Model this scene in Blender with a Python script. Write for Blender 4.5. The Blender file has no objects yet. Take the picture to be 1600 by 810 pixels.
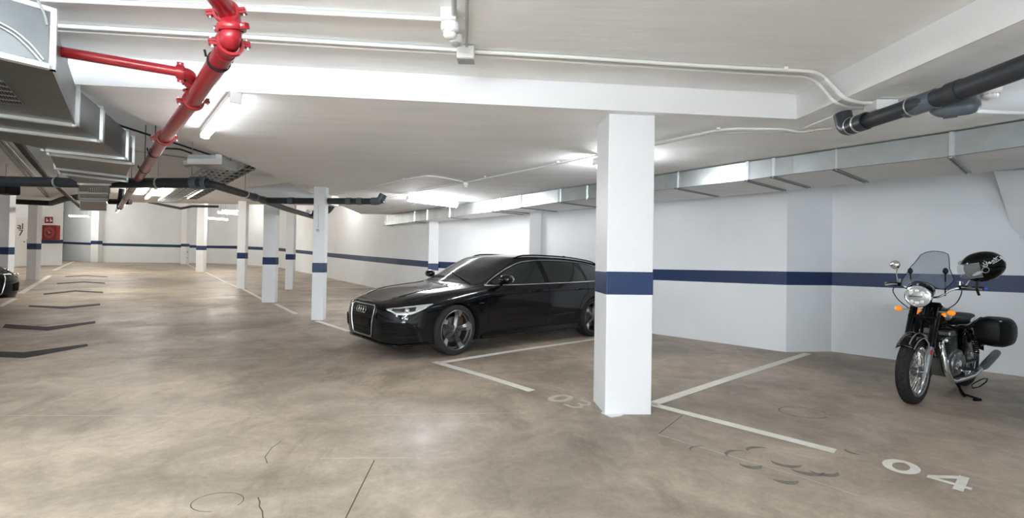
import bpy, bmesh, math, random
from mathutils import Vector, Matrix
from mathutils.bvhtree import BVHTree
random.seed(7)
PI = math.pi
COL = bpy.context.scene.collection
SC = bpy.context.scene
# ------------------------------------------------------------------ camera
FPX, CAMH, PITCH, ROLL, PPX, PPY, SLOPE = 745.0, 1.38, .012, .017, 800.0, 390.3, -.013
fw = Vector((0, math.cos(PITCH), math.sin(PITCH)))
u0 = Vector((0, -math.sin(PITCH), math.cos(PITCH)))
r0 = Vector((1, 0, 0))
rt = r0 * math.cos(ROLL) + u0 * math.sin(ROLL)
up = u0 * math.cos(ROLL) - r0 * math.sin(ROLL)
CAM = Vector((0, 0, CAMH))
cd = bpy.data.cameras.new('camera')
cd.sensor_fit = 'HORIZONTAL'; cd.sensor_width = 36.0
cd.lens = FPX / 1600 * 36.0
cd.shift_y = -(405 - PPY) / 1600
cd.clip_start = .05; cd.clip_end = 200
camo = bpy.data.objects.new('camera', cd); COL.objects.link(camo)
camo.matrix_world = Matrix((( rt.x, up.x, -fw.x, CAM.x), (rt.y, up.y, -fw.y, CAM.y), (rt.z, up.z, -fw.z, CAM.z), (0, 0, 0, 1)))
SC.camera = camo
# ------------------------------------------------------------------ view and world
SC.view_settings.view_transform = 'Standard'
SC.view_settings.look = 'None'
SC.view_settings.gamma = 1.0
SC.view_settings.use_curve_mapping = False
SC.view_settings.exposure = 1.54
w = bpy.data.worlds.new('world'); SC.world = w; w.use_nodes = True
w.node_tree.nodes['Background'].inputs[0].default_value = (.62, .68, .75, 1)
w.node_tree.nodes['Background'].inputs[1].default_value = .05
# cool fill light added behind the camera; the back wall has no opening
al = bpy.data.lights.new('back_fill', 'AREA'); al.shape = 'RECTANGLE'; al.size = 7.0; al.size_y = 2.3; al.energy = 195; al.color = (.90, .95, 1.0); al.spread = math.radians(150)
alo = bpy.data.objects.new('back_fill', al); COL.objects.link(alo); alo.location = (-2.2, -13.6, 1.35); alo.rotation_euler = (math.radians(96), 0, math.radians(-4))
# strengths of the fluorescent tubes (one place to tune them)
TUBE_NEAR, TUBE_MID, TUBE_FAR, FILL_ROW = 6.0, 56.0, 34.0, 68.0
WARM = (1.0, .95, .87); COOL = (.93, .96, 1.0)

# ------------------------------------------------------------------ geometry helpers
def ray(x, y): return fw * FPX + rt * (x - PPX) - up * (y - PPY)
def fz(x, y=0): return SLOPE * x
def afl(x, y, dz=0):
    d = ray(x, y); t = (dz - CAMH) / (d.z - SLOPE * d.x); return CAM + d * t
def az(x, y, z):
    d = ray(x, y); return CAM + d * ((z - CAMH) / d.z)
def aY(x, y, Y):
    d = ray(x, y); return CAM + d * (Y / d.y)
MW = {}
def mw(o): return MW.get(o.name, Matrix.Identity(4)) if o else Matrix.Identity(4)

class MB:
    def __init__(s): s.bm = bmesh.new()
    def quad(s, *pts):
        s.bm.faces.new([s.bm.verts.new(p) for p in pts]); return s
    def box(s, c, size, M=None):
        hx, hy, hz = size[0]/2, size[1]/2, size[2]/2
        vs = []
        for dx, dy, dz in ((-1,-1,-1),(1,-1,-1),(1,1,-1),(-1,1,-1),(-1,-1,1),(1,-1,1),(1,1,1),(-1,1,1)):
            v = Vector((dx*hx, dy*hy, dz*hz))
            if M is not None: v = M @ v
            vs.append(s.bm.verts.new(v + Vector(c)))
        for f in ((3,2,1,0),(4,5,6,7),(0,1,5,4),(1,2,6,5),(2,3,7,6),(3,0,4,7)): s.bm.faces.new([vs[i] for i in f])
        return s
    def prism(s, pts, vec):
        vec = Vector(vec); a = [s.bm.verts.new(Vector(p)) for p in pts]; b = [s.bm.verts.new(Vector(p)+vec) for p in pts]
        n = len(pts); s.bm.faces.new(a[::-1]); s.bm.faces.new(b)
        for i in range(n): s.bm.faces.new((a[i], a[(i+1) % n], b[(i+1) % n], b[i]))
        return s
    def loft(s, rings, closed=True, caps=True, wrap=False):
        vr = [[s.bm.verts.new(Vector(p)) for p in r_] for r_ in rings]
        n = len(vr[0]); m = len(vr)
        for i in range(m if wrap else m-1):
            A = vr[i]; B = vr[(i+1) % m]
            for j in range(n if closed else n-1):
                s.bm.faces.new((A[j], A[(j+1) % n], B[(j+1) % n], B[j]))
        if caps and closed and not wrap:
            s.bm.faces.new(vr[0][::-1]); s.bm.faces.new(vr[-1])
        return s
    def tube(s, pts, rad, n=12, caps=True, loop=False):
        P = [Vector(p) for p in pts]; m = len(P)
        R = rad if isinstance(rad, (list, tuple)) else [rad]*m
        T = []
        for i in range(m):
            if loop: t = P[(i+1) % m] - P[i-1]
            else: t = P[min(i+1, m-1)] - P[max(i-1, 0)]
            T.append(t.normalized())
        up_ = Vector((0, 0, 1)) if abs(T[0].z) < .9 else Vector((1, 0, 0))
        nrm = (up_ - T[0]*up_.dot(T[0])).normalized(); rings = []
        for i in range(m):
            nrm = (nrm - T[i]*nrm.dot(T[i]))
            if nrm.length < 1e-6: nrm = T[i].orthogonal()
            nrm.normalize(); b = T[i].cross(nrm)
            rings.append([P[i] + (nrm*math.cos(2*PI*k/n) + b*math.sin(2*PI*k/n))*R[i] for k in range(n)])
        return s.loft(rings, True, caps, loop)
    def cyl(s, a, b, r, n=20, r2=None):
        return s.tube([a, b], [r, r if r2 is None else r2], n)
    def lathe(s, prof, o=(0,0,0), axis='Z', n=32, a0=0, a1=2*PI, M=None):
        o = Vector(o); full = abs(a1-a0-2*PI) < 1e-6; rings = []
        cnt = n if full else n+1
        for k in range(cnt):
            a = a0+(a1-a0)*k/n; c, si = math.cos(a), math.sin(a); rg = []
            for r_, h in prof:
                if axis == 'Z': v = Vector((r_*c, r_*si, h))
                elif axis == 'Y': v = Vector((r_*c, h, r_*si))
                else: v = Vector((h, r_*c, r_*si))
                if M is not None: v = M @ v
                rg.append(o+v)
            rings.append(rg)
        return s.loft(rings, False, False, full)
    def sphere(s, c, rad, n=16, M=None):
        c = Vector(c); rad = Vector(rad) if hasattr(rad, '__len__') else Vector((rad,)*3); rings = []
        for i in range(1, n//2):
            th = PI*i/(n//2)
            rings.append([self_ for self_ in [Vector((math.sin(th)*math.cos(2*PI*k/n)*rad.x, math.sin(th)*math.sin(2*PI*k/n)*rad.y, math.cos(th)*rad.z)) for k in range(n)]])
        rings = [[c + (M @ v if M is not None else v) for v in r_] for r_ in rings]
        vr = [[s.bm.verts.new(p) for p in r_] for r_ in rings]
        for i in range(len(vr)-1):
            for j in range(n): s.bm.faces.new((vr[i][j], vr[i+1][j], vr[i+1][(j+1) % n], vr[i][(j+1) % n]))
        t = Vector((0,0,rad.z)); b = Vector((0,0,-rad.z))
        if M is not None: t = M @ t; b = M @ b
        tv = s.bm.verts.new(c+t); bv = s.bm.verts.new(c+b)
        for j in range(n):
            s.bm.faces.new((tv, vr[0][j], vr[0][(j+1) % n])); s.bm.faces.new((bv, vr[-1][(j+1) % n], vr[-1][j]))
        return s
    def grid(s, rows):
        vr = [[s.bm.verts.new(Vector(p)) for p in r_] for r_ in rows]
        for i in range(len(vr)-1):
            for j in range(len(vr[0])-1): s.bm.faces.new((vr[i][j], vr[i][j+1], vr[i+1][j+1], vr[i+1][j]))
        return s
    def build(s, name, m, parent=None, smooth=False, world=True, bevel=0, recalc=True, solid=0, angle=40):
        bm = s.bm
        if recalc: bmesh.ops.recalc_face_normals(bm, faces=bm.faces)
        me = bpy.data.meshes.new(name)
        if parent is not None:
            if world: bm.transform(mw(parent).inverted())
            M = mw(parent)
        else:
            xs = [v.co for v in bm.verts]
            lo = Vector((min(v.x for v in xs), min(v.y for v in xs), min(v.z for v in xs))); hi = Vector((max(v.x for v in xs), max(v.y for v in xs), max(v.z for v in xs)))
            o_ = Vector(((lo.x+hi.x)/2, (lo.y+hi.y)/2, lo.z)); bm.transform(Matrix.Translation(-o_)); M = Matrix.Translation(o_)
        bm.to_mesh(me); bm.free()
        ob = bpy.data.objects.new(name, me); COL.objects.link(ob)
        if m is not None: me.materials.append(m)
        if parent is not None: ob.parent = parent
        else: ob.matrix_world = M
        MW[ob.name] = M.copy()
        if smooth:
            me.polygons.foreach_set('use_smooth', [True]*len(me.polygons))
            try: me.set_sharp_from_angle(angle=math.radians(angle))
            except Exception: pass
        if solid:
            md = ob.modifiers.new('solid', 'SOLIDIFY'); md.thickness = solid; md.offset = 0
        if bevel:
            md = ob.modifiers.new('bevel', 'BEVEL'); md.width = bevel; md.segments = 2; md.limit_method = 'ANGLE'; md.angle_limit = math.radians(50)
        return ob

def tag(o, label=None, cat=None, group=None, kind=None):
    if label: o['label'] = label
    if cat: o['category'] = cat
    if group: o['group'] = group
    if kind: o['kind'] = kind
    return o
def thing(name, label, cat, loc=(0,0,0), group=None, M=None):
    o = bpy.data.objects.new(name, None); COL.objects.link(o); o.empty_display_size = .1
    M = Matrix.Translation(Vector(loc)) if M is None else M
    o.matrix_world = M; MW[o.name] = M.copy()
    return tag(o, label, cat, group)
def struct(o): o['kind'] = 'structure'; return o
def copy_tree(o, parent=None):
    c = o.copy(); COL.objects.link(c); c.parent = parent
    for ch in list(o.children): copy_tree(ch, c)
    return c
def arc_pts(pts, rad=.08, n=5):
    """round the inner corners of a polyline"""
    P = [Vector(p) for p in pts]; out = [P[0]]
    for i in range(1, len(P)-1):
        a = (P[i-1]-P[i]); b = (P[i+1]-P[i]); d = min(rad, a.length*.45, b.length*.45)
        p0 = P[i]+a.normalized()*d; p1 = P[i]+b.normalized()*d
        for k in range(n+1):
            t = k/n; out.append(p0*(1-t)**2 + P[i]*2*t*(1-t) + p1*t*t)
    out.append(P[-1]); return out

# ------------------------------------------------------------------ materials
def srgb(r, g, b):
    f = lambda c: (c/255/12.92) if c/255 <= .04045 else ((c/255+.055)/1.055)**2.4
    return (f(r), f(g), f(b), 1)
def mat(name, col, rough=.5, metal=0., bump=0., bscale=40., var=0., vscale=3., emit=None, es=0., coat=0., spec=.5, trans=0., alpha=1., ior=1.45, stretch=None):
    m = bpy.data.materials.new(name); m.use_nodes = True; nt = m.node_tree; b = nt.nodes['Principled BSDF']
    col = tuple(col) if len(col) == 4 else tuple(col)+(1,)
    b.inputs['Base Color'].default_value = col; b.inputs['Roughness'].default_value = rough; b.inputs['Metallic'].default_value = metal
    b.inputs['Specular IOR Level'].default_value = spec
    b.inputs['Coat Weight'].default_value = coat; b.inputs['Coat Roughness'].default_value = .03
    b.inputs['Transmission Weight'].default_value = trans; b.inputs['Alpha'].default_value = alpha; b.inputs['IOR'].default_value = ior
    tc = nt.nodes.new('ShaderNodeTexCoord'); mp = nt.nodes.new('ShaderNodeMapping'); nt.links.new(tc.outputs['Object'], mp.inputs[0])
    if stretch: mp.inputs['Scale'].default_value = stretch
    if var:
        n = nt.nodes.new('ShaderNodeTexNoise'); n.inputs['Scale'].default_value = vscale; n.inputs['Detail'].default_value = 8; n.inputs['Roughness'].default_value = .6
        nt.links.new(mp.outputs[0], n.inputs[0])
        cr = nt.nodes.new('ShaderNodeValToRGB'); cr.color_ramp.elements[0].position = .3; cr.color_ramp.elements[1].position = .7
        cr.color_ramp.elements[0].color = tuple(max(0, c*(1-var)) for c in col[:3])+(1,); cr.color_ramp.elements[1].color = tuple(min(1, c*(1+var)) for c in col[:3])+(1,)
        nt.links.new(n.outputs[0], cr.inputs[0]); nt.links.new(cr.outputs[0], b.inputs['Base Color'])
    if bump:
        n2 = nt.nodes.new('ShaderNodeTexNoise'); n2.inputs['Scale'].default_value = bscale; n2.inputs['Detail'].default_value = 6
        nt.links.new(mp.outputs[0], n2.inputs[0]); bp = nt.nodes.new('ShaderNodeBump'); bp.inputs['Strength'].default_value = bump; bp.inputs['Distance'].default_value = .02
        nt.links.new(n2.outputs[0], bp.inputs['Height']); nt.links.new(bp.outputs[0], b.inputs['Normal'])
    if emit:
        b.inputs['Emission Color'].default_value = tuple(emit)+(1,); b.inputs['Emission Strength'].default_value = es
    return m
M = {}
M['wall'] = mat('wall_paint', (.845,.87,.89), .55, bump=.12, bscale=60, var=.03, vscale=1.2)
M['pillar'] = mat('pillar_paint', (.78,.79,.80), .5, bump=.1, bscale=50, var=.015, vscale=2)
M['ceil'] = mat('ceiling_paint', (.93,.955,.975), .8, bump=.16, bscale=9, var=.06, vscale=2.2, stretch=(.4, 1.7, 1))
M['beam'] = mat('beam_paint', (.77,.775,.78), .6, bump=.1, bscale=50)
M['blue'] = mat('navy_band_paint', (.013,.033,.100), .4, bump=.05, bscale=60)
M['line'] = mat('floor_marking_paint', (.74,.72,.65), .55, var=.08, vscale=14, bump=.1)
M['faded'] = mat('faded_marking_paint', (.46,.43,.37), .6, var=.18, vscale=30)
M['chev'] = mat('dark_chevron_paint', (.022,.022,.022), .6, spec=.25, var=.3, vscale=9)
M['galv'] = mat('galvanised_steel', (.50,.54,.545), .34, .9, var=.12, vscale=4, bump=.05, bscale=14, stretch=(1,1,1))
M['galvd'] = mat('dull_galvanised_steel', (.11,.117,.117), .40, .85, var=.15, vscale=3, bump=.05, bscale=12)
M['flange'] = mat('bright_steel_flange', (.75,.78,.79), .3, .8)
M['strut'] = mat('steel_strut', (.33,.34,.34), .45, .7)
M['pvc'] = mat('dark_grey_pvc', (.035,.039,.045), .38, spec=.35, var=.1, vscale=6)
M['pvcb'] = mat('blue_grey_pvc', (.10,.125,.145), .35)
M['red'] = mat('red_pipe_paint', (.27,.008,.014), .3, coat=.15, var=.12, vscale=9)
M['conduit'] = mat('white_conduit_plastic', (.78,.78,.75), .4)
M['plastic'] = mat('white_plastic', (.80,.80,.79), .35)
M['greyplastic'] = mat('grey_plastic', (.45,.46,.45), .4)
M['black'] = mat('black_plastic', (.008,.008,.009), .5, spec=.25)
M['rubber'] = mat('rubber', (.016,.016,.016), .75, bump=.2, bscale=80)
M['cable'] = mat('black_cable', (.01,.01,.01), .6)
M['crack'] = mat('crack_dark', (.07,.06,.05), .9)
M['scuff'] = mat('scuff_mark', (.17,.155,.135), .7, var=.3, vscale=20)
M['joint'] = mat('pale_joint', (.50,.46,.40), .8, var=.2, vscale=12)
def tubemat(n, c, s):
    return mat(n, (.9,.9,.9), .4, emit=c, es=s)
M['t_near'] = tubemat('tube_glow_near', COOL, TUBE_NEAR)
M['t_fill_row'] = tubemat('fill_glow_row', (.87, .94, 1.0), FILL_ROW)
M['t_fill_bay'] = tubemat('fill_glow_bay', (.74,.87,1.), 7.0)
M['t_mid'] = tubemat('tube_glow_mid', (.95, .97, 1.), TUBE_MID)
M['t_far'] = tubemat('tube_glow_far', WARM, TUBE_FAR)
def floor_mat():
    m = bpy.data.materials.new('polished_concrete'); m.use_nodes = True; nt = m.node_tree; L = nt.links; b = nt.nodes['Principled BSDF']
    tc = nt.nodes.new('ShaderNodeTexCoord')
    def noise(sc, det=8, ro=.6, dist=0, st=None):
        mp = nt.nodes.new('ShaderNodeMapping'); L.new(tc.outputs['Object'], mp.inputs[0])
        if st: mp.inputs['Scale'].default_value = st; mp.inputs['Rotation'].default_value = (0, 0, .5)
        n = nt.nodes.new('ShaderNodeTexNoise'); n.inputs['Scale'].default_value = sc; n.inputs['Detail'].default_value = det; n.inputs['Roughness'].default_value = ro
        n.inputs['Distortion'].default_value = dist; L.new(mp.outputs[0], n.inputs[0]); return n
    def ramp(n, p0, p1, c0, c1):
        r_ = nt.nodes.new('ShaderNodeValToRGB'); e = r_.color_ramp.elements; e[0].position = p0; e[1].position = p1; e[0].color = c0; e[1].color = c1
        L.new(n.outputs[0], r_.inputs[0]); return r_
    def mix(kind, fac, a, bb):
        x = nt.nodes.new('ShaderNodeMix'); x.data_type = 'RGBA'; x.blend_type = kind
        if isinstance(fac, float): x.inputs[0].default_value = fac
        else: L.new(fac, x.inputs[0])
        L.new(a, x.inputs[6]); L.new(bb, x.inputs[7]); return x
    A = ramp(noise(.55, 10, .62, .4), .36, .64, (.275,.230,.182,1), (.57,.475,.378,1))
    B = ramp(noise(2.6, 10, .7, .8), .30, .72, (.55,.54,.52,1), (1.12,1.11,1.09,1))
    Cc = ramp(noise(22, 12, .8), .36, .66, (.80,.79,.78,1), (1.10,1.10,1.10,1))
    D = ramp(noise(.9, 12, .72, 1.2, (1., .35, 1)), .54, .74, (1,1,1,1), (.50,.47,.43,1))
    x = mix('MULTIPLY', .8, A.outputs[0], B.outputs[0]); x = mix('MULTIPLY', .8, x.outputs[2], Cc.outputs[0]); x = mix('MULTIPLY', 1., x.outputs[2], D.outputs[0])
    L.new(x.outputs[2], b.inputs['Base Color'])
    R_ = ramp(noise(1.3, 8, .6, .5), .3, .7, (.36,.36,.36,1), (.58,.58,.58,1)); L.new(R_.outputs[0], b.inputs['Roughness'])
    b.inputs['Specular IOR Level'].default_value = .38
    bp = nt.nodes.new('ShaderNodeBump'); bp.inputs['Strength'].default_value = .14; bp.inputs['Distance'].default_value = .01
    L.new(noise(6, 8, .6).outputs[0], bp.inputs['Height']); L.new(bp.outputs[0], b.inputs['Normal'])
    return m
M['floor'] = floor_mat()
# ================================================================== ROOM SHELL
SLP = Matrix(((1,0,0,0),(0,1,0,0),(SLOPE,0,1,0),(0,0,0,1)))
fl = MB()
def gx(a, b, n): return [a+(b-a)*i/n for i in range(n+1)]
P8 = [Vector((x, y, fz(x))) for x, y in ((-48,-16),(14,-16),(14,50),(-48,50))]
fl.prism([p-Vector((0,0,.3)) for p in P8], (0,0,.3))
floor = struct(fl.build('floor', M['floor']))

def strip(pts, wd, h=.003):
    """flat ribbon on the sloping floor through world points"""
    P = [Vector(p) for p in pts]; rows = []
    for i, p in enumerate(P):
        t = (P[min(i+1, len(P)-1)] - P[max(i-1, 0)]); t.z = 0; t.normalize(); nn = Vector((-t.y, t.x, 0))
        wi = wd[i] if isinstance(wd, (list, tuple)) else wd
        rows.append([Vector(((p+nn*k*wi/2).x, (p+nn*k*wi/2).y, fz((p+nn*k*wi/2).x)+h)) for k in (-1, 1)])
    return rows
def floor_line(name, px, wd, m, h=.003, label=None):
    mb = MB(); mb.grid(strip([afl(*q) for q in px], wd, h)); o = mb.build(name, m, floor)
    if label: o['label'] = label
    return o
WL = [(1600,589,457.8,431),(1298.7,549.5,446.2,425.6),(1228,550.5,445.6,424.6),(1020.5,521.8,437.8,421),(669,467.5,418.2,408.6),(620,459,413.6,404.4),
      (571,446.7,408.4,400.4),(512,434.3,401.6,395.2),(488,428.6,398.5,392.8),(461,423.3,395.4,390.3),(436,418,392.5,387.7),(369,413,389,384.4),
      (325,411.5,388.1,384),(280,411.2,387,382.7),(156,409.9,384,380),(98,407.2,381.1,378)]
WP = []
for x, b, s, t in WL:
    p = afl(x, b); WP.append((p, aY(x, s, p.y).z, aY(x, t, p.y).z))
e = (WP[0][0]-WP[1][0]); e.z = 0; e.normalize()
p = WP[0][0]+e*4.2; WP.insert(0, (Vector((p.x, p.y, fz(p.x))), WP[0][1]-.03, WP[0][2]-.03))
def wall(name, pts, bands=True, top=5.2, thick=.25, side=1):
    """pts: list of (floor point, band bottom z, band top z); wall slab with the painted band as a child"""
    P = [Vector((q[0].x, q[0].y, 0)) for q in pts]; off = []
    for i in range(len(P)):
        t = (P[min(i+1, len(P)-1)] - P[max(i-1, 0)]).normalized(); off.append(Vector((-t.y, t.x, 0))*side)
    mb = MB(); rings = []
    for q, o_ in zip(P, off):
        b = q+o_*thick
        rings.append([Vector((q.x,q.y,fz(q.x)-.25)), Vector((b.x,b.y,fz(b.x)-.25)), Vector((b.x,b.y,top)), Vector((q.x,q.y,top))])
    mb.loft(rings); wo = struct(mb.build(name, M['wall']))
    if bands:
        mb = MB(); rings = []
        for q, o_, full in zip(P, off, pts):
            a = q-o_*.004; b = q+o_*.002
            rings.append([Vector((a.x,a.y,full[1])), Vector((b.x,b.y,full[1])), Vector((b.x,b.y,full[2])), Vector((a.x,a.y,full[2]))])
        mb.loft(rings); bo = mb.build('painted_band', M['blue'], wo); bo['label'] = 'navy blue painted band along the wall'
    return wo
wall('wall_right', WP[:8], side=-1)
wall('wall_far', WP[7:], side=-1)
# left wall block with its return towards the far wall
def wpt(x, b, s, t): p = afl(x, b); return (p, aY(x, s, p.y).z, aY(x, t, p.y).z)
LA = [wpt(97,414.7,380.6,374.8), wpt(69,415,380.8,374.5), wpt(14,417.8,381.5,374)]
far = LA[0][0]+Vector((-1.0,1.05,0))*8.2
q0 = (Vector((far.x, far.y, fz(far.x))), 1.4, 1.6)
e = Vector((.64,-.768,0)); q = LA[2][0]+e*30; LB = (Vector((q.x,q.y,fz(q.x))), 1.0, 1.25); LC = (Vector((q.x,-14,fz(q.x))), 1.0, 1.25)
wall('wall_left', [q0, LA[0], LA[1], LA[2], LB, LC], side=-1)
B1 = (Vector((4.6,-14,fz(4.6))), .95, 1.2); B2 = (Vector((4.6,1.8,fz(4.6))), .95, 1.2); B3 = (Vector((WP[0][0].x,1.8,fz(9))), .95, 1.2)
wall('wall_back', [LC, B1], side=-1)
wall('wall_near_right', [B1, B2, B3, (WP[0][0], WP[0][1], WP[0][2])], side=-1)  # unseen; brought in close to shade the motorcycle corner

# ------------------------------------------------------------------ ceilings
def V3(p, z): return Vector((p.x, p.y, z))
ZB, ZA, ZC, ZD = 2.66, 2.89, 3.05, 5.15
b1L = az(107,132,ZB); b1R = az(1245,187,ZB); b2 = az(1600,31.6,ZB)
d2 = (b2-b1R); d2.z = 0; d2.normalize()
b2e = b1R + d2*18.4
d1 = (b1R-b1L); d1.z = 0; d1.normalize()
edge = [az(*q_, ZB) for q_ in [(107,132),(170,163),(251,200),(297,220),(334,236),(371,250.5),(416,270),(440,280),(465,292),(495,305)]]
eN = b1L - Vector((-.11,.49,0)).normalized()*0
# main low slab: right / middle
yB = 15.7
slab = [b1R, b1L] + edge[1:] + [Vector((-5.0, yB, ZB)), Vector((0, yB, ZB)), Vector((14, yB, ZB)), Vector((14, -15, ZB)), Vector((b2e.x, -15, ZB))]
slab = [V3(p, ZB) for p in slab]
mb = MB(); mb.prism(slab, (0,0,.9)); struct(mb.build('ceiling', M['ceil']))
# raised slab over the foreground
fa = [Vector((b1L.x-.35, b1L.y-.02, 0)), Vector((b1R.x+.02, b1R.y+.02, 0)), Vector((b2e.x+.1, -8, 0)), Vector((-9, -8, 0)), Vector((-9, 3.2, 0))]
mb = MB(); mb.prism([V3(p, ZA) for p in [b1L+d1*-.0, b1R, V3(b2e,0), Vector((b2e.x,-15,0)), Vector((b1L.x-.2,-15,0))]], (0,0,.6)); struct(mb.build('ceiling', M['ceil']))
# bright painted beam faces round the raised slab
def face_board(name, a, b, z0, z1, nrm, t=.02):
    n_ = Vector(nrm).normalized()*t
    mb = MB(); mb.prism([V3(a,z0), V3(b,z0), V3(b,z1), V3(a,z1)], n_); return struct(mb.build(name, M['beam']))
nb1 = Vector((d1.y, -d1.x, 0)); nb2 = Vector((d2.y, -d2.x, 0))
if nb2.x > 0: nb2 = -nb2
face_board('trim_1', b1L, b1R, ZB-.001, ZA, nb1, .012)
face_board('trim_2', b1R, b2e, ZB-.001, ZA, nb2, .012)
# higher slab on the left, over the aisle, ends at about 17 m; sits above the low slab's left edge
yC = 17.1
cpoly = [Vector((-.5,-15,0)), Vector((b1L.x+.02,-15,0)), Vector((b1L.x+.02, b1L.y+.1, 0)), Vector((-3.2, 5, 0)), Vector((-3.2, 12, 0)), Vector((-3.4, 15.69, 0)), Vector((-3.4, yC, 0)), Vector((-45, yC, 0)), Vector((-45, -15, 0))]
mb = MB(); mb.prism([V3(p, ZC) for p in cpoly[1:]], (0,0,.5)); struct(mb.build('ceiling', M['ceil']))
# high ceiling over the far hall
mb = MB(); mb.prism([(-48, yB-.2, ZD), (14, yB-.2, ZD), (14, 50, ZD), (-48, 50, ZD)], (0,0,.2)); struct(mb.build('ceiling', M['ceil']))
mb = MB(); mb.box((-24.0, yC+.05, 4.2), (42, .1, 2.2)); struct(mb.build('trim_3', M['beam']))
mb = MB(); mb.box((5, yB+.05, 4.2), (20, .1, 2.9)); struct(mb.build('trim_4', M['beam']))
# white drop beam between the second and third pillars
ya = 10.2
a = aY(385,293,ya); b = aY(497,296,ya); c = aY(385,312,ya)
mb = MB(); mb.prism([Vector((a.x,ya,c.z)), Vector((b.x+.1,ya+.5,c.z-.03)), Vector((b.x+.1,ya+.5,ZC+.02)), Vector((a.x,ya,a.z))], (0,.45,0)); struct(mb.build('trim_5', M['beam']))
# sloped soffit at the right wall
A_ = [aY(1553,268,6.3), aY(1586,373,6.3), aY(1700,377,5.6), aY(1700,262,5.6)]
mb = MB(); mb.prism(A_, (.9,.75,0)); struct(mb.build('trim_6', M['wall']))

# ------------------------------------------------------------------ pillars
def pillar(label, x0, x1, base, s0, s1, depth, top=ZB, yaw=5, setback=0):
    p = afl(x0, base); q = afl(x1, base); wd = (q-p).length; yw = math.radians(yaw)
    ax = Vector((math.cos(yw), math.sin(yw), 0)); ay = Vector((-math.sin(yw), math.cos(yw), 0))
    c = p+ax*wd/2+ay*depth/2; z0 = fz(c.x)
    t = thing('pillar', label, 'pillar', (c.x, c.y, z0), 'square painted pillars')
    R_ = Matrix.Rotation(yw, 3, 'Z'); zt = top - .001
    mb = MB(); mb.box((c.x, c.y, (z0-.02+zt)/2), (wd, depth, zt-z0+.02), R_); mb.build('shaft', M['pillar'], t, bevel=.008)
    b0, b1 = aY(x0, s0, p.y).z, aY(x0, s1, p.y).z
    mb = MB(); mb.box((c.x, c.y, (b0+b1)/2), (wd+.006, depth+.006, b1-b0), R_); o = mb.build('painted_band', M['blue'], t, bevel=.008)
    return t, c, wd
nearp = pillar('big white square pillar in the foreground right of the black car', 945,1017.5,648,460.9,424.1,.40)
# flaked paint skirt at its foot
mb = MB(); mb.prism([afl(939,646,.001), afl(955,653,.001), afl(969,651,.001), afl(978,647,.001), afl(960,640,.001)], (0,0,.006)); o = mb.build('flaked_paint', M['pillar'], nearp[0])
pillar('slim white pillar with a round pull switch, nearest the car bonnet', 486,505,500.4,426.1,410.8,.20)
pillar('wider white pillar just left of the slim switch pillar', 408.6,430,472.8,413.7,402,.20, top=ZC)
pillar('white pillar third along the marked bay line', 369,383,450.6,404.4,394.9,.2, top=ZC)
pillar('beige shaded pillar set back between two nearer white pillars', 445,458,452.6,406,397.2,.2, top=ZC)
pillar('distant pale pillar with a pull switch cord hanging down', 305.5,319,424.8,391,384,.28, top=ZD)
pillar('far pillar with a red hose hanging at its side', 282,291,412.8,385.6,381,.4, top=ZD)
pillar('far grey pillar standing against the lit back wall under the duct end', 141,154,409.9,382,376.2,.4, top=ZD)
pillar('left pillar between the white door and the red hose cabinet', 40.5,59,437.4,389.8,380.3,.20, top=ZC)
pillar('pillar at the left edge behind the parked car nose', -12,16,457,397.8,386,.17, top=ZC)
def half_pillar(label, x0, x1, ytop, s0, s1, wp):
    # engaged pillar on the right wall: find wall point under mid x
    xm = (x0+x1)/2; d = ray(xm, 430); best = None
    for i in range(len(WP)-1):
        a, b = WP[i][0], WP[i+1][0]; den = d.x*(b.y-a.y)-d.y*(b.x-a.x)
        if abs(den) < 1e-9: continue
        k = (d.y*a.x-d.x*a.y)/den
        if 0 <= k <= 1: best = a+(b-a)*k; dirw = (b-a).normalized(); break
    Y = best.y-.25; w_ = (x1-x0)/FPX*Y; X = (xm-PPX)/FPX*Y
    t = thing('pillar', label, 'pillar', (X, Y, fz(X)), 'square painted pillars')
    mb = MB(); mb.box((X, Y+.3, 1.31), (w_, .6, 2.68)); mb.build('shaft', M['pillar'], t, bevel=.008)
    z0, z1 = aY(xm, s0, Y).z, aY(xm, s1, Y).z
    mb = MB(); mb.box((X, Y+.3, (z0+z1)/2), (w_+.006, .606, z1-z0)); mb.build('painted_band', M['blue'], t)
half_pillar('white wall pillar rising behind the car bonnet', 669.5,685,350,423,412,.3)
half_pillar('white wall pillar rising behind the car roof', 827,845,335,433,418,.3)
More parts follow.
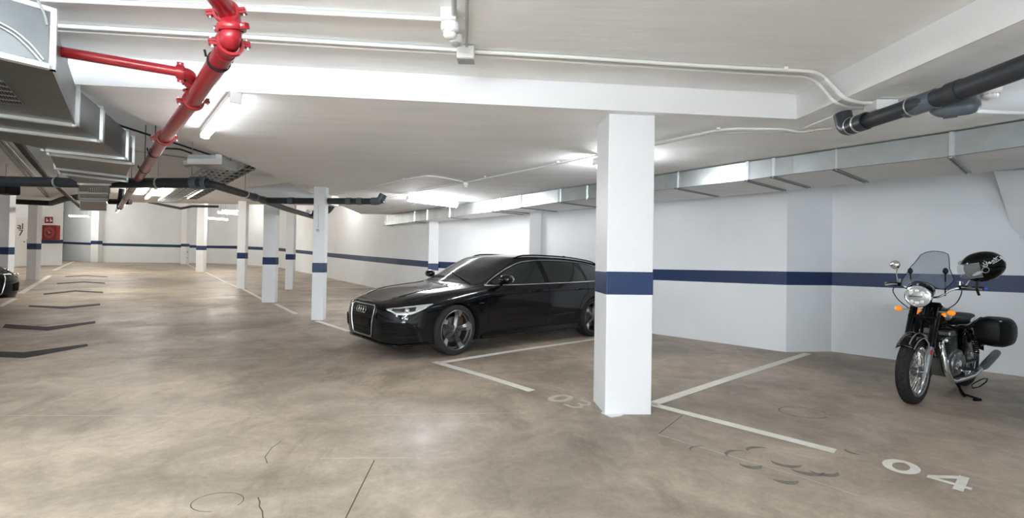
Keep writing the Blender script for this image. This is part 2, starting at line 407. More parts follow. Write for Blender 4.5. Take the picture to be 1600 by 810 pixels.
# ================================================================== LAMPS
def tube_light(name_lab, a, b, m, zc=None, grp='fluorescent ceiling tubes', wd=.085, bare=False):
    a = Vector(a); b = Vector(b); c = (a+b)/2; d = (b-a); Ln = d.length; d.normalize(); side = Vector((-d.y, d.x, 0)).normalized(); upv = d.cross(side)*-1
    if upv.z < 0: upv = -upv
    t = thing('tube_light', name_lab, 'ceiling light', (c.x, c.y, c.z), grp)
    R_ = Matrix((d, side, upv)).transposed()
    k_ = .4 if bare else 1
    mb = MB(); mb.box(c+upv*.045, (Ln, wd*k_, .05*k_), R_); mb.box(a+upv*.02, (.03, wd, .09), R_); mb.box(b+upv*.02, (.03, wd, .09), R_); mb.build('housing', M['plastic'], t, bevel=.006)
    if bare: MB().cyl(a+d*.03-upv*.02, b-d*.03-upv*.02, .034, 16).build('diffuser', m, t)
    mb = MB(); prof = [(-wd*.45, .018), (-wd*.42, -.012), (-wd*.22, -.03), (wd*.22, -.03), (wd*.42, -.012), (wd*.45, .018)]
    mb.loft([[q+side*y+upv*z for y, z in prof] for q in (a+d*.02, b-d*.02)])
    if not bare: mb.build('diffuser', m, t)
    if zc and zc - c.z > .12:
        for q in (a+d*.15, b-d*.15): MB().cyl(q+upv*.05, Vector((q.x, q.y, zc)), .006, 6).build('hanging_rod', M['strut'], t)
    return t
L1a, L1b = az(320,213,2.585), az(368,157,2.585)
tube_light('ceiling tube light beside the big red pipe', L1a, L1b, M['t_near'])
tube_light('ceiling tube light above the black car bonnet', az(637,311,2.56), az(714,321,2.56), M['t_mid'], bare=True)
q = az(931,255,2.55); tube_light('ceiling tube light half hidden behind the foreground pillar', q, q+Vector((.757,.653,0))*.62, M['t_mid'], bare=True)
tube_light('hanging tube light in front of the back wall at the far left', aY(108,337.3,32.6), aY(139,338.2,32.6), M['t_far'], ZD, wd=.1, bare=True)
tube_light('right and upper of two hanging tubes seen between the far pillars', aY(340.5,331.9,25), aY(371.7,334.2,25), M['t_far'], ZD, wd=.12, bare=True)
tube_light('left and lower of two hanging tubes seen between the far pillars', aY(324.4,340.6,26), aY(356.3,343.3,26), M['t_far'], ZD, wd=.12, bare=True)
tube_light('ceiling tube light seen end-on right of the red pipe far end', az(229,310,2.95), az(243,296,2.95), M['t_far'])
tube_light('small bright tube light beside the red pipe far end', aY(182,331,20), aY(194,320,24), M['t_far'], ZD)
# tubes added as fill light, over the aisle behind the camera and beyond the pillars
D1 = Vector((-.643,.766,0)); D2 = Vector((.757,.653,0))
def fill_tube(x, y, z, d, m, L_=1.25, zc=None, lab='added fill tube suspended over the aisle behind the camera', bare=False):
    c = Vector((x,y,z)); tube_light(lab, c-d*L_/2, c+d*L_/2, m, zc, bare=bare)
for x, y in ((-1.1,.8),(-2.6,-.3),(-.6,-2.0),(.8,-3.5),(-1.6,-6.5)): fill_tube(x, y, ZA-.40, D2, M['t_fill_row'], 1.25, ZA, bare=True)  # out of view, added and hung low to brighten ceiling and floor
fill_tube(-5.0, 1.9, ZC-.5, D2, M['t_fill_row'], 1.25, ZC, 'added fill tube suspended left of the big air duct', True)  # out of view, added with the row above
fill_tube(6.7, 4.7, ZB-.28, D2, M['t_fill_bay'], .9, ZB, 'added fill tube suspended in the bay right of the motorcycle', True)  # out of view, added to lift the right wall
fill_tube(4.35, 3.35, ZB-.42, Vector((.1,-1,0)).normalized(), M['t_fill_bay'], .8, ZB, 'added fill tube suspended in front of the bay of the motorcycle', True)  # out of view, added to lift the right ceiling and duct
fill_tube(-16, 27, 4.2, Vector((1,0,0)), M['t_far'], 1.5, ZD, 'added fill tube high over the far hall', True); fill_tube(-7.5, 19.5, 3.9, Vector((1,0,0)), M['t_far'], 1.5, ZD, 'added fill tube behind the right hand slab edge', True); fill_tube(-22, 23, 4.2, Vector((1,0,0)), M['t_far'], 1.5, ZD, 'added fill tube high over the left of the far hall', True)  # added to light the far hall
fill_tube(-20.5, 34.8, 4.3, Vector((1,0,0)), M['t_far'], 1.5, ZD, 'added fill tube at the far right of the far hall', True); fill_tube(-26, 31, 4.4, Vector((1,0,0)), M['t_far'], 1.5, ZD, 'added fill tube nearest the far wall', True)  # added to brighten dark stretches of the far wall

# ================================================================== DUCT, LEFT
ZL = 2.30; HL = .265
A_dir = Vector((-.643,.766,0))
R = [az(77,100,ZL), az(117,193,ZL), az(155,218,ZL), az(196,246,ZL), az(206,254,ZL), az(197.5,275,ZL), az(197.5,282,ZL), az(172,287,ZL), az(165,328,ZL)]
Lf = [None, None, None, az(68,232.6,ZL), az(76.5,239,ZL), az(87.7,262,ZL), az(94,269.6,ZL), az(123,286,ZL), az(126,327.5,ZL)]
perp = (az(0,82,ZL)-R[0]); perp.z = 0; perp.normalize()
Lf[0] = R[0]+perp*1.3
pp = (Lf[3]-R[3]).normalized()
Lf[1] = R[1]+pp*1.25; Lf[2] = R[2]+pp*1.2
duct = thing('ventilation_duct', 'large stepped galvanised air duct along the ceiling at the left', 'air duct', (R[2].x, R[2].y, ZL))
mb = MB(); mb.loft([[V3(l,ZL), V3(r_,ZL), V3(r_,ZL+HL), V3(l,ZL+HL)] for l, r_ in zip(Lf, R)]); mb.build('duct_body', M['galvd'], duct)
def frame_ring(l, r_, z0, z1, along, w_=.03, pr_=.022, m='flange', par=duct, name='flange'):
    a = (r_-l).normalized(); L0 = l-a*pr_; R0 = r_+a*pr_; th = along.normalized()*w_
    mb = MB()
    for (p, q, za, zb) in ((L0,R0,z0-pr_,z0+.004), (L0,R0,z1-.004,z1+pr_)):
        mb.prism([V3(p,za), V3(q,za), V3(q,zb), V3(p,zb)], th)
    for (p, q) in ((L0, l+a*.004), (r_-a*.004, R0)):
        mb.prism([V3(p,z0-pr_), V3(q,z0-pr_), V3(q,z1+pr_), V3(p,z1+pr_)], th)
    return mb.build(name, M[m], par)
for i in range(9):
    al = (R[min(i+1,8)]-R[max(i-1,0)]); al.z = 0
    frame_ring(Lf[i], R[i], ZL, ZL+HL, al, .045 if i < 7 else .09)
for k_ in (.22, .42, .50):
    mid = R[7].lerp(R[8], k_); midl = Lf[7].lerp(Lf[8], k_); frame_ring(midl, mid, ZL, ZL+HL, R[8]-R[7], .09, .025)
# corner plates / bolts of the flanges
for i in range(9):
    for q in (Lf[i], R[i]): MB().sphere(V3(q, ZL-.012), .016, 8).build('corner_bolt', M['flange'], duct)
# seams of the elbow on its end face
nrm = perp.cross(Vector((0,0,1)))
def onp(x, y, P0=R[0], n_=None, push=.006):
    n_ = nrm if n_ is None else n_; d = ray(x, y); k = (P0-CAM).dot(n_)/d.dot(n_); p = CAM+d*k; s_ = -1 if n_.dot(d) > 0 else 1; return p+n_*s_*push
for pts in ([(45,-30),(60,4),(70,24),(73,40)], [(-20,28),(0,36),(25,50),(48,70),(68,94)], [(-20,33),(0,42),(24,56),(45,76),(64,97)]):
    mb = MB(); mb.tube(arc_pts([onp(*q) for q in pts], .05), .006, 6); mb.build('duct_seam', M['strut'], duct)
# grilles under the duct
def grille(px, z, rows, cols, par):
    q = [az(*p_, z-.002) for p_ in px]; mb = MB(); mb.prism(q, (0,0,-.006)); fr = mb.build('grille', M['galv'], par)
    mb = MB()
    for i in range(rows):
        for j in range(cols):
            u0_, u1_, v0_, v1_ = (j+.15)/cols, (j+.85)/cols, (i+.2)/rows, (i+.8)/rows
            def P_(u, v): return (q[0]*(1-u)+q[1]*u)*(1-v)+(q[3]*(1-u)+q[2]*u)*v
            mb.prism([P_(u0_,v0_)-Vector((0,0,.007)), P_(u1_,v0_)-Vector((0,0,.007)), P_(u1_,v1_)-Vector((0,0,.007)), P_(u0_,v1_)-Vector((0,0,.007))], (0,0,-.002))
    mb.build('grille_opening', M['black'], fr)
grille([(-60,112),(6,126),(37,163),(-20,158)], ZL, 5, 12, duct)
grille([(138,292),(158,292.5),(158,300),(138,300)], ZL, 3, 6, duct)

# ================================================================== RED PIPES
rp = thing('sprinkler_pipe', 'big glossy red fire main with bolted couplings under the ceiling', 'pipe', (az(300,160,2.45).x, az(300,160,2.45).y, 2.45))
pa = [az(300,-60,2.62), az(349,10,2.62), az(360,26,2.60), az(362,44,2.53), az(361,60,2.47), az(352,80,2.45)]
pb = [az(352,80,2.45), az(300,161,2.45), az(257,216,2.45), az(226,265,2.45), az(187,325,2.45)]
rr = .052
mb = MB(); mb.tube(arc_pts(pa, .03), [rr]*3+[rr*.9]*200 if False else rr*.92, 24); mb.build('pipe_elbow', M['red'], rp, smooth=True)
mb = MB(); mb.tube(pb, rr, 24); mb.build('pipe_run', M['red'], rp, smooth=True)
def coupling(c, d, r_, par=rp, m='red', ear=True, rot=0, w_=.05):
    d = d.normalized(); s_ = d.cross(Vector((0,0,1))).normalized(); u_ = s_.cross(d)
    s_, u_ = s_*math.cos(rot)+u_*math.sin(rot), u_*math.cos(rot)-s_*math.sin(rot)
    mb = MB(); prof = [(r_, -w_/2), (r_*1.25, -w_/2), (r_*1.33, -w_/4), (r_*1.33, w_/4), (r_*1.25, w_/2), (r_, w_/2)]
    MM = Matrix((s_, u_, d)).transposed(); mb.lathe(prof, c, 'Z', 24, M=MM)
    if ear:
        for k in (-1, 1):
            for g in (-1, 1):
                mb.box(c+s_*k*r_*1.55+u_*g*r_*.16, (r_*.65, r_*.26, w_*.8), MM)
    o = mb.build('coupling', M[m], par, smooth=True)
    if ear:
        for k in (-1, 1): MB().cyl(c+s_*k*r_*1.62-u_*r_*.55, c+s_*k*r_*1.62+u_*r_*.55, r_*.12, 8).build('bolt', M['flange'], o)
    return o
coupling(az(354,19,2.61), pa[1]-pa[0], rr*.95, rot=.2, w_=.04); coupling(az(362,43,2.53), Vector((.03,.12,-.5)), rr*.98, rot=0, w_=.035); coupling(az(359,68,2.46), pb[1]-pb[0], rr*.98, rot=.2, w_=.04)
coupling(az(302,158,2.45), pb[1]-pb[0], rr*1.02, rot=.2); coupling(az(257,216,2.45), pb[1]-pb[0], rr*1.1, rot=.2, w_=.07)
for q_ in ((342,96),(242,239),(226,265),(205,296),(197,309)):
    c = az(*q_, 2.45); d = (pb[-1]-pb[0]).normalized(); s_ = d.cross(Vector((0,0,1))).normalized(); MM = Matrix((s_, s_.cross(d), d)).transposed()
    mb = MB(); mb.lathe([(rr*1.03,-.015),(rr*1.13,-.015),(rr*1.13,.015),(rr*1.03,.015)], c, 'Z', 24, M=MM); mb.cyl(c+s_*rr*1.2+Vector((0,0,.01)), c+s_*rr*1.35+Vector((0,0,.045)), .007, 6); mb.cyl(c-s_*rr*1.2+Vector((0,0,.01)), c-s_*rr*1.35+Vector((0,0,.045)), .007, 6)
    mb.cyl(c+Vector((0,0,rr)), Vector((c.x,c.y, ZB if c.x > -3.6 else ZC)), .005, 6)
    mb.build('pipe_clamp', M['black'], rp, smooth=True)
e_ = az(187,325,2.45); mb = MB(); mb.tube(arc_pts([e_+(pb[-2]-e_).normalized()*.4, e_, e_+Vector((.05,0,.5))], .15), rr*1.25, 16); mb.cyl(e_+Vector((-.28,0,.16)), e_+Vector((.28,0,.16)), .07, 12); mb.build('valve_elbow', M['black'], rp, smooth=True)
br = thing('branch_pipe', 'thin red branch pipe running left into the air duct', 'pipe', (az(186,96,2.52).x, az(186,96,2.52).y, 2.52))
zb_ = 2.52; p0 = az(60,75,zb_); p1 = az(277,112,zb_); rb = .030
tee = az(303,152,2.46)
mb = MB(); mb.tube([p0, p1], rb, 20); mb.build('pipe_run', M['red'], br, smooth=True)
mb = MB(); mb.tube(arc_pts([p1, az(297,116,zb_), az(302,138,2.48), tee], .07), rb*1.12, 20); mb.build('pipe_elbow', M['red'], br, smooth=True)
coupling(az(282,113,zb_), p1-p0, rb*1.1, br, rot=1.2, w_=.045); coupling(az(298,128,2.50), Vector((.05,.3,-.3)), rb*1.15, br, w_=.04); coupling(az(301,142,2.475), Vector((.05,.3,-.3)), rb*1.15, br, w_=.04)

# ================================================================== GREY WASTE PIPES, LEFT
def ring(c, d, r_, par, m, w_=.03, k=1.14, name='collar'):
    d = d.normalized(); s_ = d.cross(Vector((0,0,1))).normalized(); MM = Matrix((s_, s_.cross(d), d)).transposed()
    mb = MB(); mb.lathe([(r_*.98,-w_/2),(r_*k,-w_/2),(r_*k,w_/2),(r_*.98,w_/2)], c, 'Z', 24, M=MM); return mb.build(name, M[m], par, smooth=True)
zp = 2.40
wp = thing('waste_pipe', 'long dark grey plastic pipe crossing below the left air duct', 'pipe', (az(200,286,zp).x, az(200,286,zp).y, zp))
P1 = [az(-60,279,zp), az(0,283,zp), az(120,286,zp), az(316,286,zp)]; P2 = [az(316,286,zp), az(330,288,zp), az(415,313.5,zp), az(450,314,zp), az(590,315,zp), ]
mb = MB(); mb.tube(P1, .078, 24); mb.build('pipe_run', M['pvc'], wp, smooth=True)
tip = P2[-1]
mb = MB(); mb.tube(arc_pts(P2+[tip+Vector((.12,-.03,.03))], .12), [.068]*0 or .062, 24); mb.build('pipe_run', M['pvc'], wp, smooth=True)
mb = MB(); mb.tube(arc_pts([tip-Vector((.12,0,0)), tip+Vector((.05,-.02,0)), tip+Vector((.12,-.02,.14))], .1), .075, 20); mb.build('pipe_elbow', M['pvcb'], wp, smooth=True)
P3 = [az(408,312,zp), az(446,326,zp), az(489,339,zp), az(500,342,zp)]
mb = MB(); mb.tube(P3, .062, 20); mb.build('pipe_branch', M['pvc'], wp, smooth=True)
q = az(512,331,2.46); mb = MB(); mb.tube(arc_pts([q+Vector((-.5,.1,-.05)), q, q+Vector((.12,0,.16))], .1), .075, 16); mb.build('pipe_branch', M['pvc'], wp, smooth=True)
for (x, y, k) in ((305,286,1.2),(318,286.5,1.25),(398,308.5,1.2),(412,313,1.25),(455,314,1.15),(545,314.6,1.15),(562,314.8,1.15)):
    c = az(x,y,zp); ring(c, (P1[-1]-P1[0]) if x < 330 else ((P2[2]-P2[1]) if x < 415 else (P2[-1]-P2[-2])), .078 if x < 330 else .062, wp, 'pvcb', .10, k)
for (x, y) in ((247,286),(90,285),(383,303),(497,314.3)):
    c = az(x,y,zp); o = ring(c, (P1[-1]-P1[0]) if x < 330 else (P2[2]-P2[1]) if x < 400 else (P2[-1]-P2[-2]), .08 if x < 330 else .064, wp, 'flange', .025, 1.1, 'pipe_clamp')
    mb = MB(); mb.cyl(c+Vector((0,0,.07)), Vector((c.x,c.y,ZC if c.x < -3.5 else ZB)), .006, 6); mb.build('hanger_rod', M['strut'], wp)
def pipe_thing(name, lab, cat, pts, r_, m, n=12, grp=None, clips=None, rad=.08):
    c = pts[len(pts)//2]; t = thing(name, lab, cat, c, grp)
    mb = MB(); mb.tube(arc_pts(pts, rad), r_, n); mb.build('run', M[m], t, smooth=True)
    for q_ in (clips or []):
        mb = MB(); mb.box(q_, (.03,.03,.022)); mb.build('clip', M['plastic'], t)
    return t
zdk = 2.62
pipe_thing('waste_pipe', 'black pipe slanting back below the left ceiling, under the duct', 'pipe', [az(8,196,zdk), az(40,238,zdk), az(72,276,zdk), az(126,324,zdk)], .042, 'cable', 16)
pipe_thing('waste_pipe', 'black horizontal pipe in front of the far left wall tops', 'pipe', [az(-40,312,2.85), az(40,316,2.85), az(80,318,2.85), az(104,310,2.85), az(126,308,2.85)], .085, 'cable', 16)
pipe_thing('waste_pipe', 'black pipe high on the far wall behind the distant pillars', 'pipe', [aY(232,316,24), aY(262,322,24), aY(283,326,24), aY(300,322.5,24), aY(341,323,24)], .06, 'cable', 16)
c = az(9,295,2.55); t = thing('pump_box', 'black hanging box at the left edge below the grey pipe', 'box', c)
mb = MB(); mb.box(c, (.32,.3,.24)); mb.build('housing', M['black'], t, bevel=.03); mb = MB(); mb.cyl(c+Vector((-.45,0,.02)), c+Vector((-.1,0,.02)), .08, 16); mb.build('outlet', M['black'], t); mb = MB(); mb.cyl(c, Vector((c.x,c.y,ZC)), .012, 8); mb.build('hanger_rod', M['strut'], t)
for k, lab in enumerate(('outer thin cable pipe on the dark left ceiling', 'middle thin cable pipe on the dark left ceiling', 'inner thin cable pipe on the dark left ceiling')):
    o_ = k*7
    pipe_thing('cable_pipe', lab, 'conduit', [az(-30+o_,196,ZC-.02), az(38+o_,272,ZC-.02), az(74+o_*.4,309,ZC-.02)], .014, 'strut', 8, 'thin pipes on the left ceiling')
# cables under the edge of the low slab
pipe_thing('cable_bundle', 'dark cable following the diagonal edge of the low ceiling', 'cable', [q_+Vector((-.03,0,.03)) for q_ in edge], .012, 'cable', 8)
pipe_thing('cable_bundle', 'dark cable sagging left of the ceiling edge toward the white tray', 'cable', [az(150,172,2.9), az(183,195,2.9), az(277,225,2.9), az(334,244,2.9)], .014, 'cable', 8)
pipe_thing('cable_bundle', 'dark short cable beside the red pipe coupling', 'cable', [az(255,232,2.95), az(281,233,2.95), az(300,240,2.95)], .014, 'cable', 8)
pipe_thing('cable_pipe', 'thin grey pipe crossing behind the red pipe to the white tray', 'conduit', [az(208,236,2.98), az(250,241,2.98), az(292,247,2.98)], .012, 'strut', 8)

# white air box and cable ladders
zt = 2.55
q = [az(293,257,zt), az(347,257,zt), az(370,268,zt), az(320,264,zt)]
t = thing('supply_air_box', 'short pale air box with a bright white open end', 'air duct', (q[0].x,q[0].y,zt))
mb = MB(); mb.prism(q, (0,0,.13)); mb.build('body', M['galv'], t)
f0, f1 = q[0], q[1]; e_ = Vector((0,-.012,0))
mb = MB(); mb.prism([f0+Vector((0,0,0)), f1, f1+Vector((0,0,.13)), f1+(f0-f1)*.17+Vector((0,0,.14)), f1+(f0-f1)*.17+Vector((0,0,.075)), f0+Vector((0,0,.075))], e_); mb.build('end_panel', M['plastic'], t)
mb = MB(); mb.prism([az(286,258,zt), az(293,258,zt), az(300,261,zt), az(290,262,zt)], (0,0,.06)); mb.build('side_box', M['greyplastic'], t)
for x, y in ((300,258),(360,263)):
    c = az(x,y,zt); mb = MB(); mb.cyl(c+Vector((0,0,.1)), Vector((c.x,c.y,ZC)), .006, 6); mb.build('hanger_rod', M['strut'], t)
def ladder(lab, a, b, wd, z, n):
    a = az(*a, z); b = az(*b, z); d = (b-a).normalized(); s_ = Vector((-d.y, d.x, 0)); c = (a+b)/2
    t = thing('cable_ladder', lab, 'cable tray', c, 'hanging cable ladders')
    for k in (-1, 1):
        mb = MB(); mb.prism([a+s_*k*wd/2, b+s_*k*wd/2, b+s_*k*wd/2+Vector((0,0,.05)), a+s_*k*wd/2+Vector((0,0,.05))], s_*.008); mb.build('side_rail', M['galv'], t)
    for i in range(n):
        p_ = a+(b-a)*(i+.5)/n; mb = MB(); mb.cyl(p_-s_*wd/2, p_+s_*wd/2, .014, 6); mb.build('rung', M['galv'], t)
    for i in range(4):
        mb = MB(); p_ = a-s_*wd*(.32-.2*i); q_ = b-s_*wd*(.32-.2*i); mb.tube([p_+Vector((0,0,.03)), q_+Vector((0,0,.03))], .016, 8); mb.build('cable', M['strut' if i % 2 else 'cable'], t, smooth=True)
    for p_ in (a+(b-a)*.2, a+(b-a)*.8):
        for k in (-1, 1): mb = MB(); mb.cyl(p_+s_*k*wd*.5, Vector((p_.x+s_.x*k*wd*.5, p_.y+s_.y*k*wd*.5, ZC)), .006, 6); mb.build('hanger_rod', M['strut'], t)
ladder('cable ladder running back from the white air box', (345,266), (262,316), .42, 2.72, 22)
ladder('narrower cable ladder to the right of the first, under the slab edge', (392,262), (300,312), .2, 2.80, 16)
def wedge(px, z, m, nm, lab):
    q = [az(*p_, z) for p_ in px]; mb = MB(); mb.prism(q, (0,0,.06)); return tag(mb.build(nm, M[m], None), lab, 'cable tray')
# ================================================================== DUCT, RIGHT
tops = [(1600,188.6),(1487,207),(1240,243.7),(1166,253.5),(1022,275.4),(940,287),(872,296),(712,321),(603.4,337)]
bots = [228,244,271.4,281.5,298,308.6,316,338.5,352]
ST = []
for (x, y), b in zip(tops, bots):
    tp = az(x, y, 2.64); ST.append((tp, aY(x, b, tp.y).z))
e = (ST[0][0]-ST[1][0]); e.z = 0; e.normalize(); ST.insert(0, (ST[0][0]+e*2.6, 2.42))
bd = Vector((.76,.65,0)).normalized()
def wall_dist(p):
    best = 1.35
    for i in range(len(WP)-1):
        a, b = WP[i][0], WP[i+1][0]; ex, ey = b.x-a.x, b.y-a.y; den = bd.x*ey-bd.y*ex
        if abs(den) < 1e-9: continue
        k = ((a.x-p.x)*ey-(a.y-p.y)*ex)/den; s_ = ((a.x-p.x)*bd.y-(a.y-p.y)*bd.x)/den
        if 0 <= s_ <= 1 and k > 0: best = min(best, k-.03)
    return best
WD = [wall_dist(p) for p, z in ST]
rd = thing('ventilation_duct', 'long low galvanised air duct along the top of the right wall', 'air duct', (ST[3][0].x, ST[3][0].y, 2.44))
mb = MB(); mb.loft([[Vector((p.x,p.y,z)), Vector((p.x,p.y,2.64)), Vector((p.x+bd.x*w_,p.y+bd.y*w_,2.64)), Vector((p.x+bd.x*w_,p.y+bd.y*w_,z))] for (p, z), w_ in zip(ST, WD)]); mb.build('duct_body', M['galv'], rd)
mb = MB(); mb.grid([[Vector((p.x+bd.x*.02,p.y+bd.y*.02,z-.003)), Vector((p.x+bd.x*w_,p.y+bd.y*w_,z-.003))] for (p, z), w_ in zip(ST, WD)]); o = mb.build('underside', M['ceil'], rd); o['label'] = 'pale underside sheet'  # pale sheet in the ceiling colour, laid under the duct body
def duct_at(x):
    d = ray(x, 300)
    for i in range(len(ST)-1):
        a, b = ST[i][0], ST[i+1][0]; den = d.x*(b.y-a.y)-d.y*(b.x-a.x)
        k = (d.y*a.x-d.x*a.y)/den if abs(den) > 1e-9 else -1
        if -.02 <= k <= 1.02 or i == len(ST)-2: return a+(b-a)*k, ST[i][1]+(ST[i+1][1]-ST[i][1])*k, (b-a).normalized(), WD[i]+(WD[i+1]-WD[i])*k
for x, wd_, tp in ((1487,.035,1),(1307,.012,1),(1209,.03,1),(1168,.03,1),(1059,.012,1),(917,.012,0),(875,.03,1),(815,.012,1),(783,.035,1),(771,.02,1),(703,.035,1),(668,.015,0),(648,.035,1),(603.6,.05,1)):
    p, z, t_, w_ = duct_at(x); n_ = Vector((t_.y, -t_.x, 0)); n_ = n_ if n_.dot(-p) > 0 else -n_
    n_.z = 0
    mb = MB(); a = p-t_*wd_/2; b = p+t_*wd_/2
    mb.prism([Vector((a.x,a.y,z-.02)), Vector((b.x,b.y,z-.02)), Vector((b.x,b.y,2.645)), Vector((a.x,a.y,2.645))], n_*.02); mb.build('flange', M['flange'], rd)
    if tp:
        mb = MB(); e0 = p-bd*.06
        for k in (-1, 1):
            a = e0+t_*(.02*k); c_ = a+bd*min(w_+.06, 1.3)
            mb.prism([Vector((a.x,a.y,z-.022)), Vector((c_.x,c_.y,z-.022)), Vector((c_.x,c_.y,z-.005)), Vector((a.x,a.y,z-.005))], t_*.012)
        a = e0; c_ = a+bd*min(w_+.06, 1.3); mb.prism([Vector((a.x,a.y,z-.010)), Vector((c_.x,c_.y,z-.010)), Vector((c_.x,c_.y,z-.005)), Vector((a.x,a.y,z-.005))], t_*.03)
        mb.build('bracket', M['strut'], rd)
# ================================================================== WASTE PIPE, RIGHT
zr = 2.475
rw = thing('waste_pipe', 'thick dark grey plastic pipe under the right ceiling with an elbow', 'pipe', (az(1450,152,zr).x, az(1450,152,zr).y, zr))
Q = [az(1800,30,zr), az(1600,104,zr), az(1500,141,zr), az(1345,193,zr), az(1322,201,zr)]
dq = (Q[3]-Q[1]).normalized()
mb = MB(); mb.tube(Q[:3], .064, 28); mb.build('pipe_run', M['pvc'], rw, smooth=True)
mb = MB(); mb.tube([Q[2], Q[3]], .058, 28); mb.build('pipe_run', M['pvc'], rw, smooth=True)
mb = MB(); mb.tube(arc_pts([Q[3], Q[4], Q[4]+Vector((-.01,.03,.13))], .05), .066, 24); mb.build('pipe_elbow', M['pvc'], rw, smooth=True)
ring(az(1494,143,zr), dq, .062, rw, 'pvc', .08, 1.12); ring(az(1440,162,zr), dq, .06, rw, 'pvcb', .22, 1.12); ring(az(1345,192,zr), dq, .06, rw, 'pvc', .12, 1.14)
ring(az(1426,166,zr), dq, .068, rw, 'flange', .008, 1.03, 'pipe_clamp'); ring(az(1330,197,zr), dq, .068, rw, 'flange', .008, 1.03, 'pipe_clamp'); ring(az(1342,193,zr), dq, .068, rw, 'flange', .014, 1.06, 'pipe_clamp')
ct = az(1462,160,zr); e1 = az(1470,172,2.42); e2 = az(1500,168,2.42)
mb = MB(); mb.tube(arc_pts([ct, e1, e2, e2+(e2-e1).normalized()*.05, az(1516,152,2.60)], .08), .055, 24); mb.build('pipe_branch', M['pvcb'], rw, smooth=True)
ring((e1+e2)/2, e2-e1, .055, rw, 'pvcb', .07, 1.14); ring(e1*.8+e2*.2, e2-e1, .055, rw, 'flange', .008, 1.12)
# ================================================================== CONDUITS AND DETECTORS
zc = ZA-.018
def azs(l): return [az(*q_) for q_ in l]
def clips(l, z): return [az(x, y, z) for x, y in l]
pipe_thing('electrical_conduit', 'upper white conduit of the pair across the near ceiling, left of the box', 'conduit', azs([(40,37.5,zc),(300,52.5,zc),(560,68.5,zc),(714,78,zc)]), .014, 'conduit', clips=clips([(168,44),(520,66),(640,73)], zc+.01))
pipe_thing('electrical_conduit', 'lower white conduit of the pair across the near ceiling, left of the box', 'conduit', azs([(40,44,zc),(300,59.5,zc),(560,75,zc),(714,83.5,zc)]), .011, 'conduit')
pipe_thing('electrical_conduit', 'upper white conduit right of the grey-lidded box, bending over the beam corner', 'conduit', azs([(742,81,zc),(900,90,zc),(1100,103,zc),(1275,112,zc),(1290,123,ZA-.03),(1318,154,ZB-.015),(1345,161,ZB-.02),(1362,161,ZB-.02)]), .014, 'conduit', clips=clips([(884,90),(1065,100),(1227,107)], zc+.01))
pipe_thing('electrical_conduit', 'lower white conduit right of the grey-lidded box, bending over the beam corner', 'conduit', azs([(742,87,zc),(900,97,zc),(1100,110,zc),(1262,120,zc),(1280,132,ZA-.05),(1303,160,ZB-.015),(1328,168,ZB-.02),(1352,168,ZB-.02)]), .012, 'conduit')
pipe_thing('electrical_conduit', 'white conduit along the top of the photo to the smoke detector box', 'conduit', azs([(60,-1,zc),(300,10,zc),(690,30,zc)]), .014, 'conduit')
pipe_thing('electrical_conduit', 'grey conduit running forward from the smoke detector box', 'conduit', azs([(711,-90,zc-.03),(709,26,zc-.03)]), .016, 'greyplastic')
pipe_thing('electrical_conduit', 'thin grey conduit running forward from the grey-lidded box', 'conduit', azs([(730,-90,zc),(729,76,zc)]), .011, 'greyplastic', clips=clips([(729,30)], zc+.01))
zc2 = ZB-.016
cA = [(1300,200),(1276,202),(1251,207),(1223,202),(1149,201),(1119,204),(1022,224),(940,242),(872,256),(758,279),(731,285)]
pipe_thing('electrical_conduit', 'long white conduit on the middle ceiling passing behind the foreground pillar', 'conduit', [az(x,y,zc2) for x, y in cA], .013, 'conduit', clips=clips([(1122,201),(872,253),(758,276)], zc2+.008))
pipe_thing('electrical_conduit', 'second white conduit close below the long one on the middle ceiling', 'conduit', [az(x,y,zc2) for x, y in [(1300,203),(1276,206),(1251,210.5),(1223,205.5),(1119,208),(1022,227.5),(940,245),(933,247)]], .009, 'conduit')
pipe_thing('electrical_conduit', 'white conduit bending left from the dome detector over the car', 'conduit', [az(x,y,zc2) for x, y in [(723,284),(688,277),(666,275),(631,281),(574,295),(515,306)]], .012, 'conduit', clips=clips([(631,279),(574,293)], zc2+.008))
pipe_thing('electrical_conduit', 'thin conduit from the dome detector toward the tube light', 'conduit', [az(x,y,zc2) for x, y in [(723,286),(652,299),(609,309)]], .011, 'conduit', clips=clips([(652,298)], zc2+.008))
pipe_thing('electrical_conduit', 'faint conduit left of the tube light over the car', 'conduit', [az(x,y,zc2) for x, y in [(647,319.5),(600,327),(560,333)]], .010, 'conduit')
pipe_thing('electrical_conduit', 'thin dark-shadowed conduit between the corner box and the beam', 'conduit', [az(x,y,zc2) for x, y in [(1255,200),(1329,171),(1352,169)]], .007, 'conduit')
pipe_thing('electrical_conduit', 'white conduit right of the grey pipe elbow at the right edge', 'conduit', [az(x,y,zc2) for x, y in [(1522,174),(1600,177),(1700,176)]], .016, 'conduit')
def box_thing(lab, px, z, size, m, lid=None):
    c = az(*px, z); t = thing('junction_box', lab, 'junction box', c)
    mb = MB(); mb.box(c, size); mb.build('body', M[m], t, bevel=.005)
    if lid: mb = MB(); mb.box(c-Vector((0,0,size[2]/2+.004)), (size[0]*.97, size[1]*.97, .008)); mb.build('lid', M[lid], t, bevel=.003)
    return t
box_thing('white junction box beside the dome smoke detector near the top', (702,26), ZA-.04, (.095,.10,.075), 'plastic')
box_thing('white junction box with a grey lid on the near ceiling', (728,85), ZA-.055, (.125,.11,.09), 'plastic', 'greyplastic')
box_thing('white junction box above the dark grey pipe at the right', (1376,167), ZB-.045, (.17,.14,.08), 'plastic', 'greyplastic')
box_thing('small white box on top of the slim switch pillar', (502,311), 2.45, (.14,.10,.13), 'plastic')
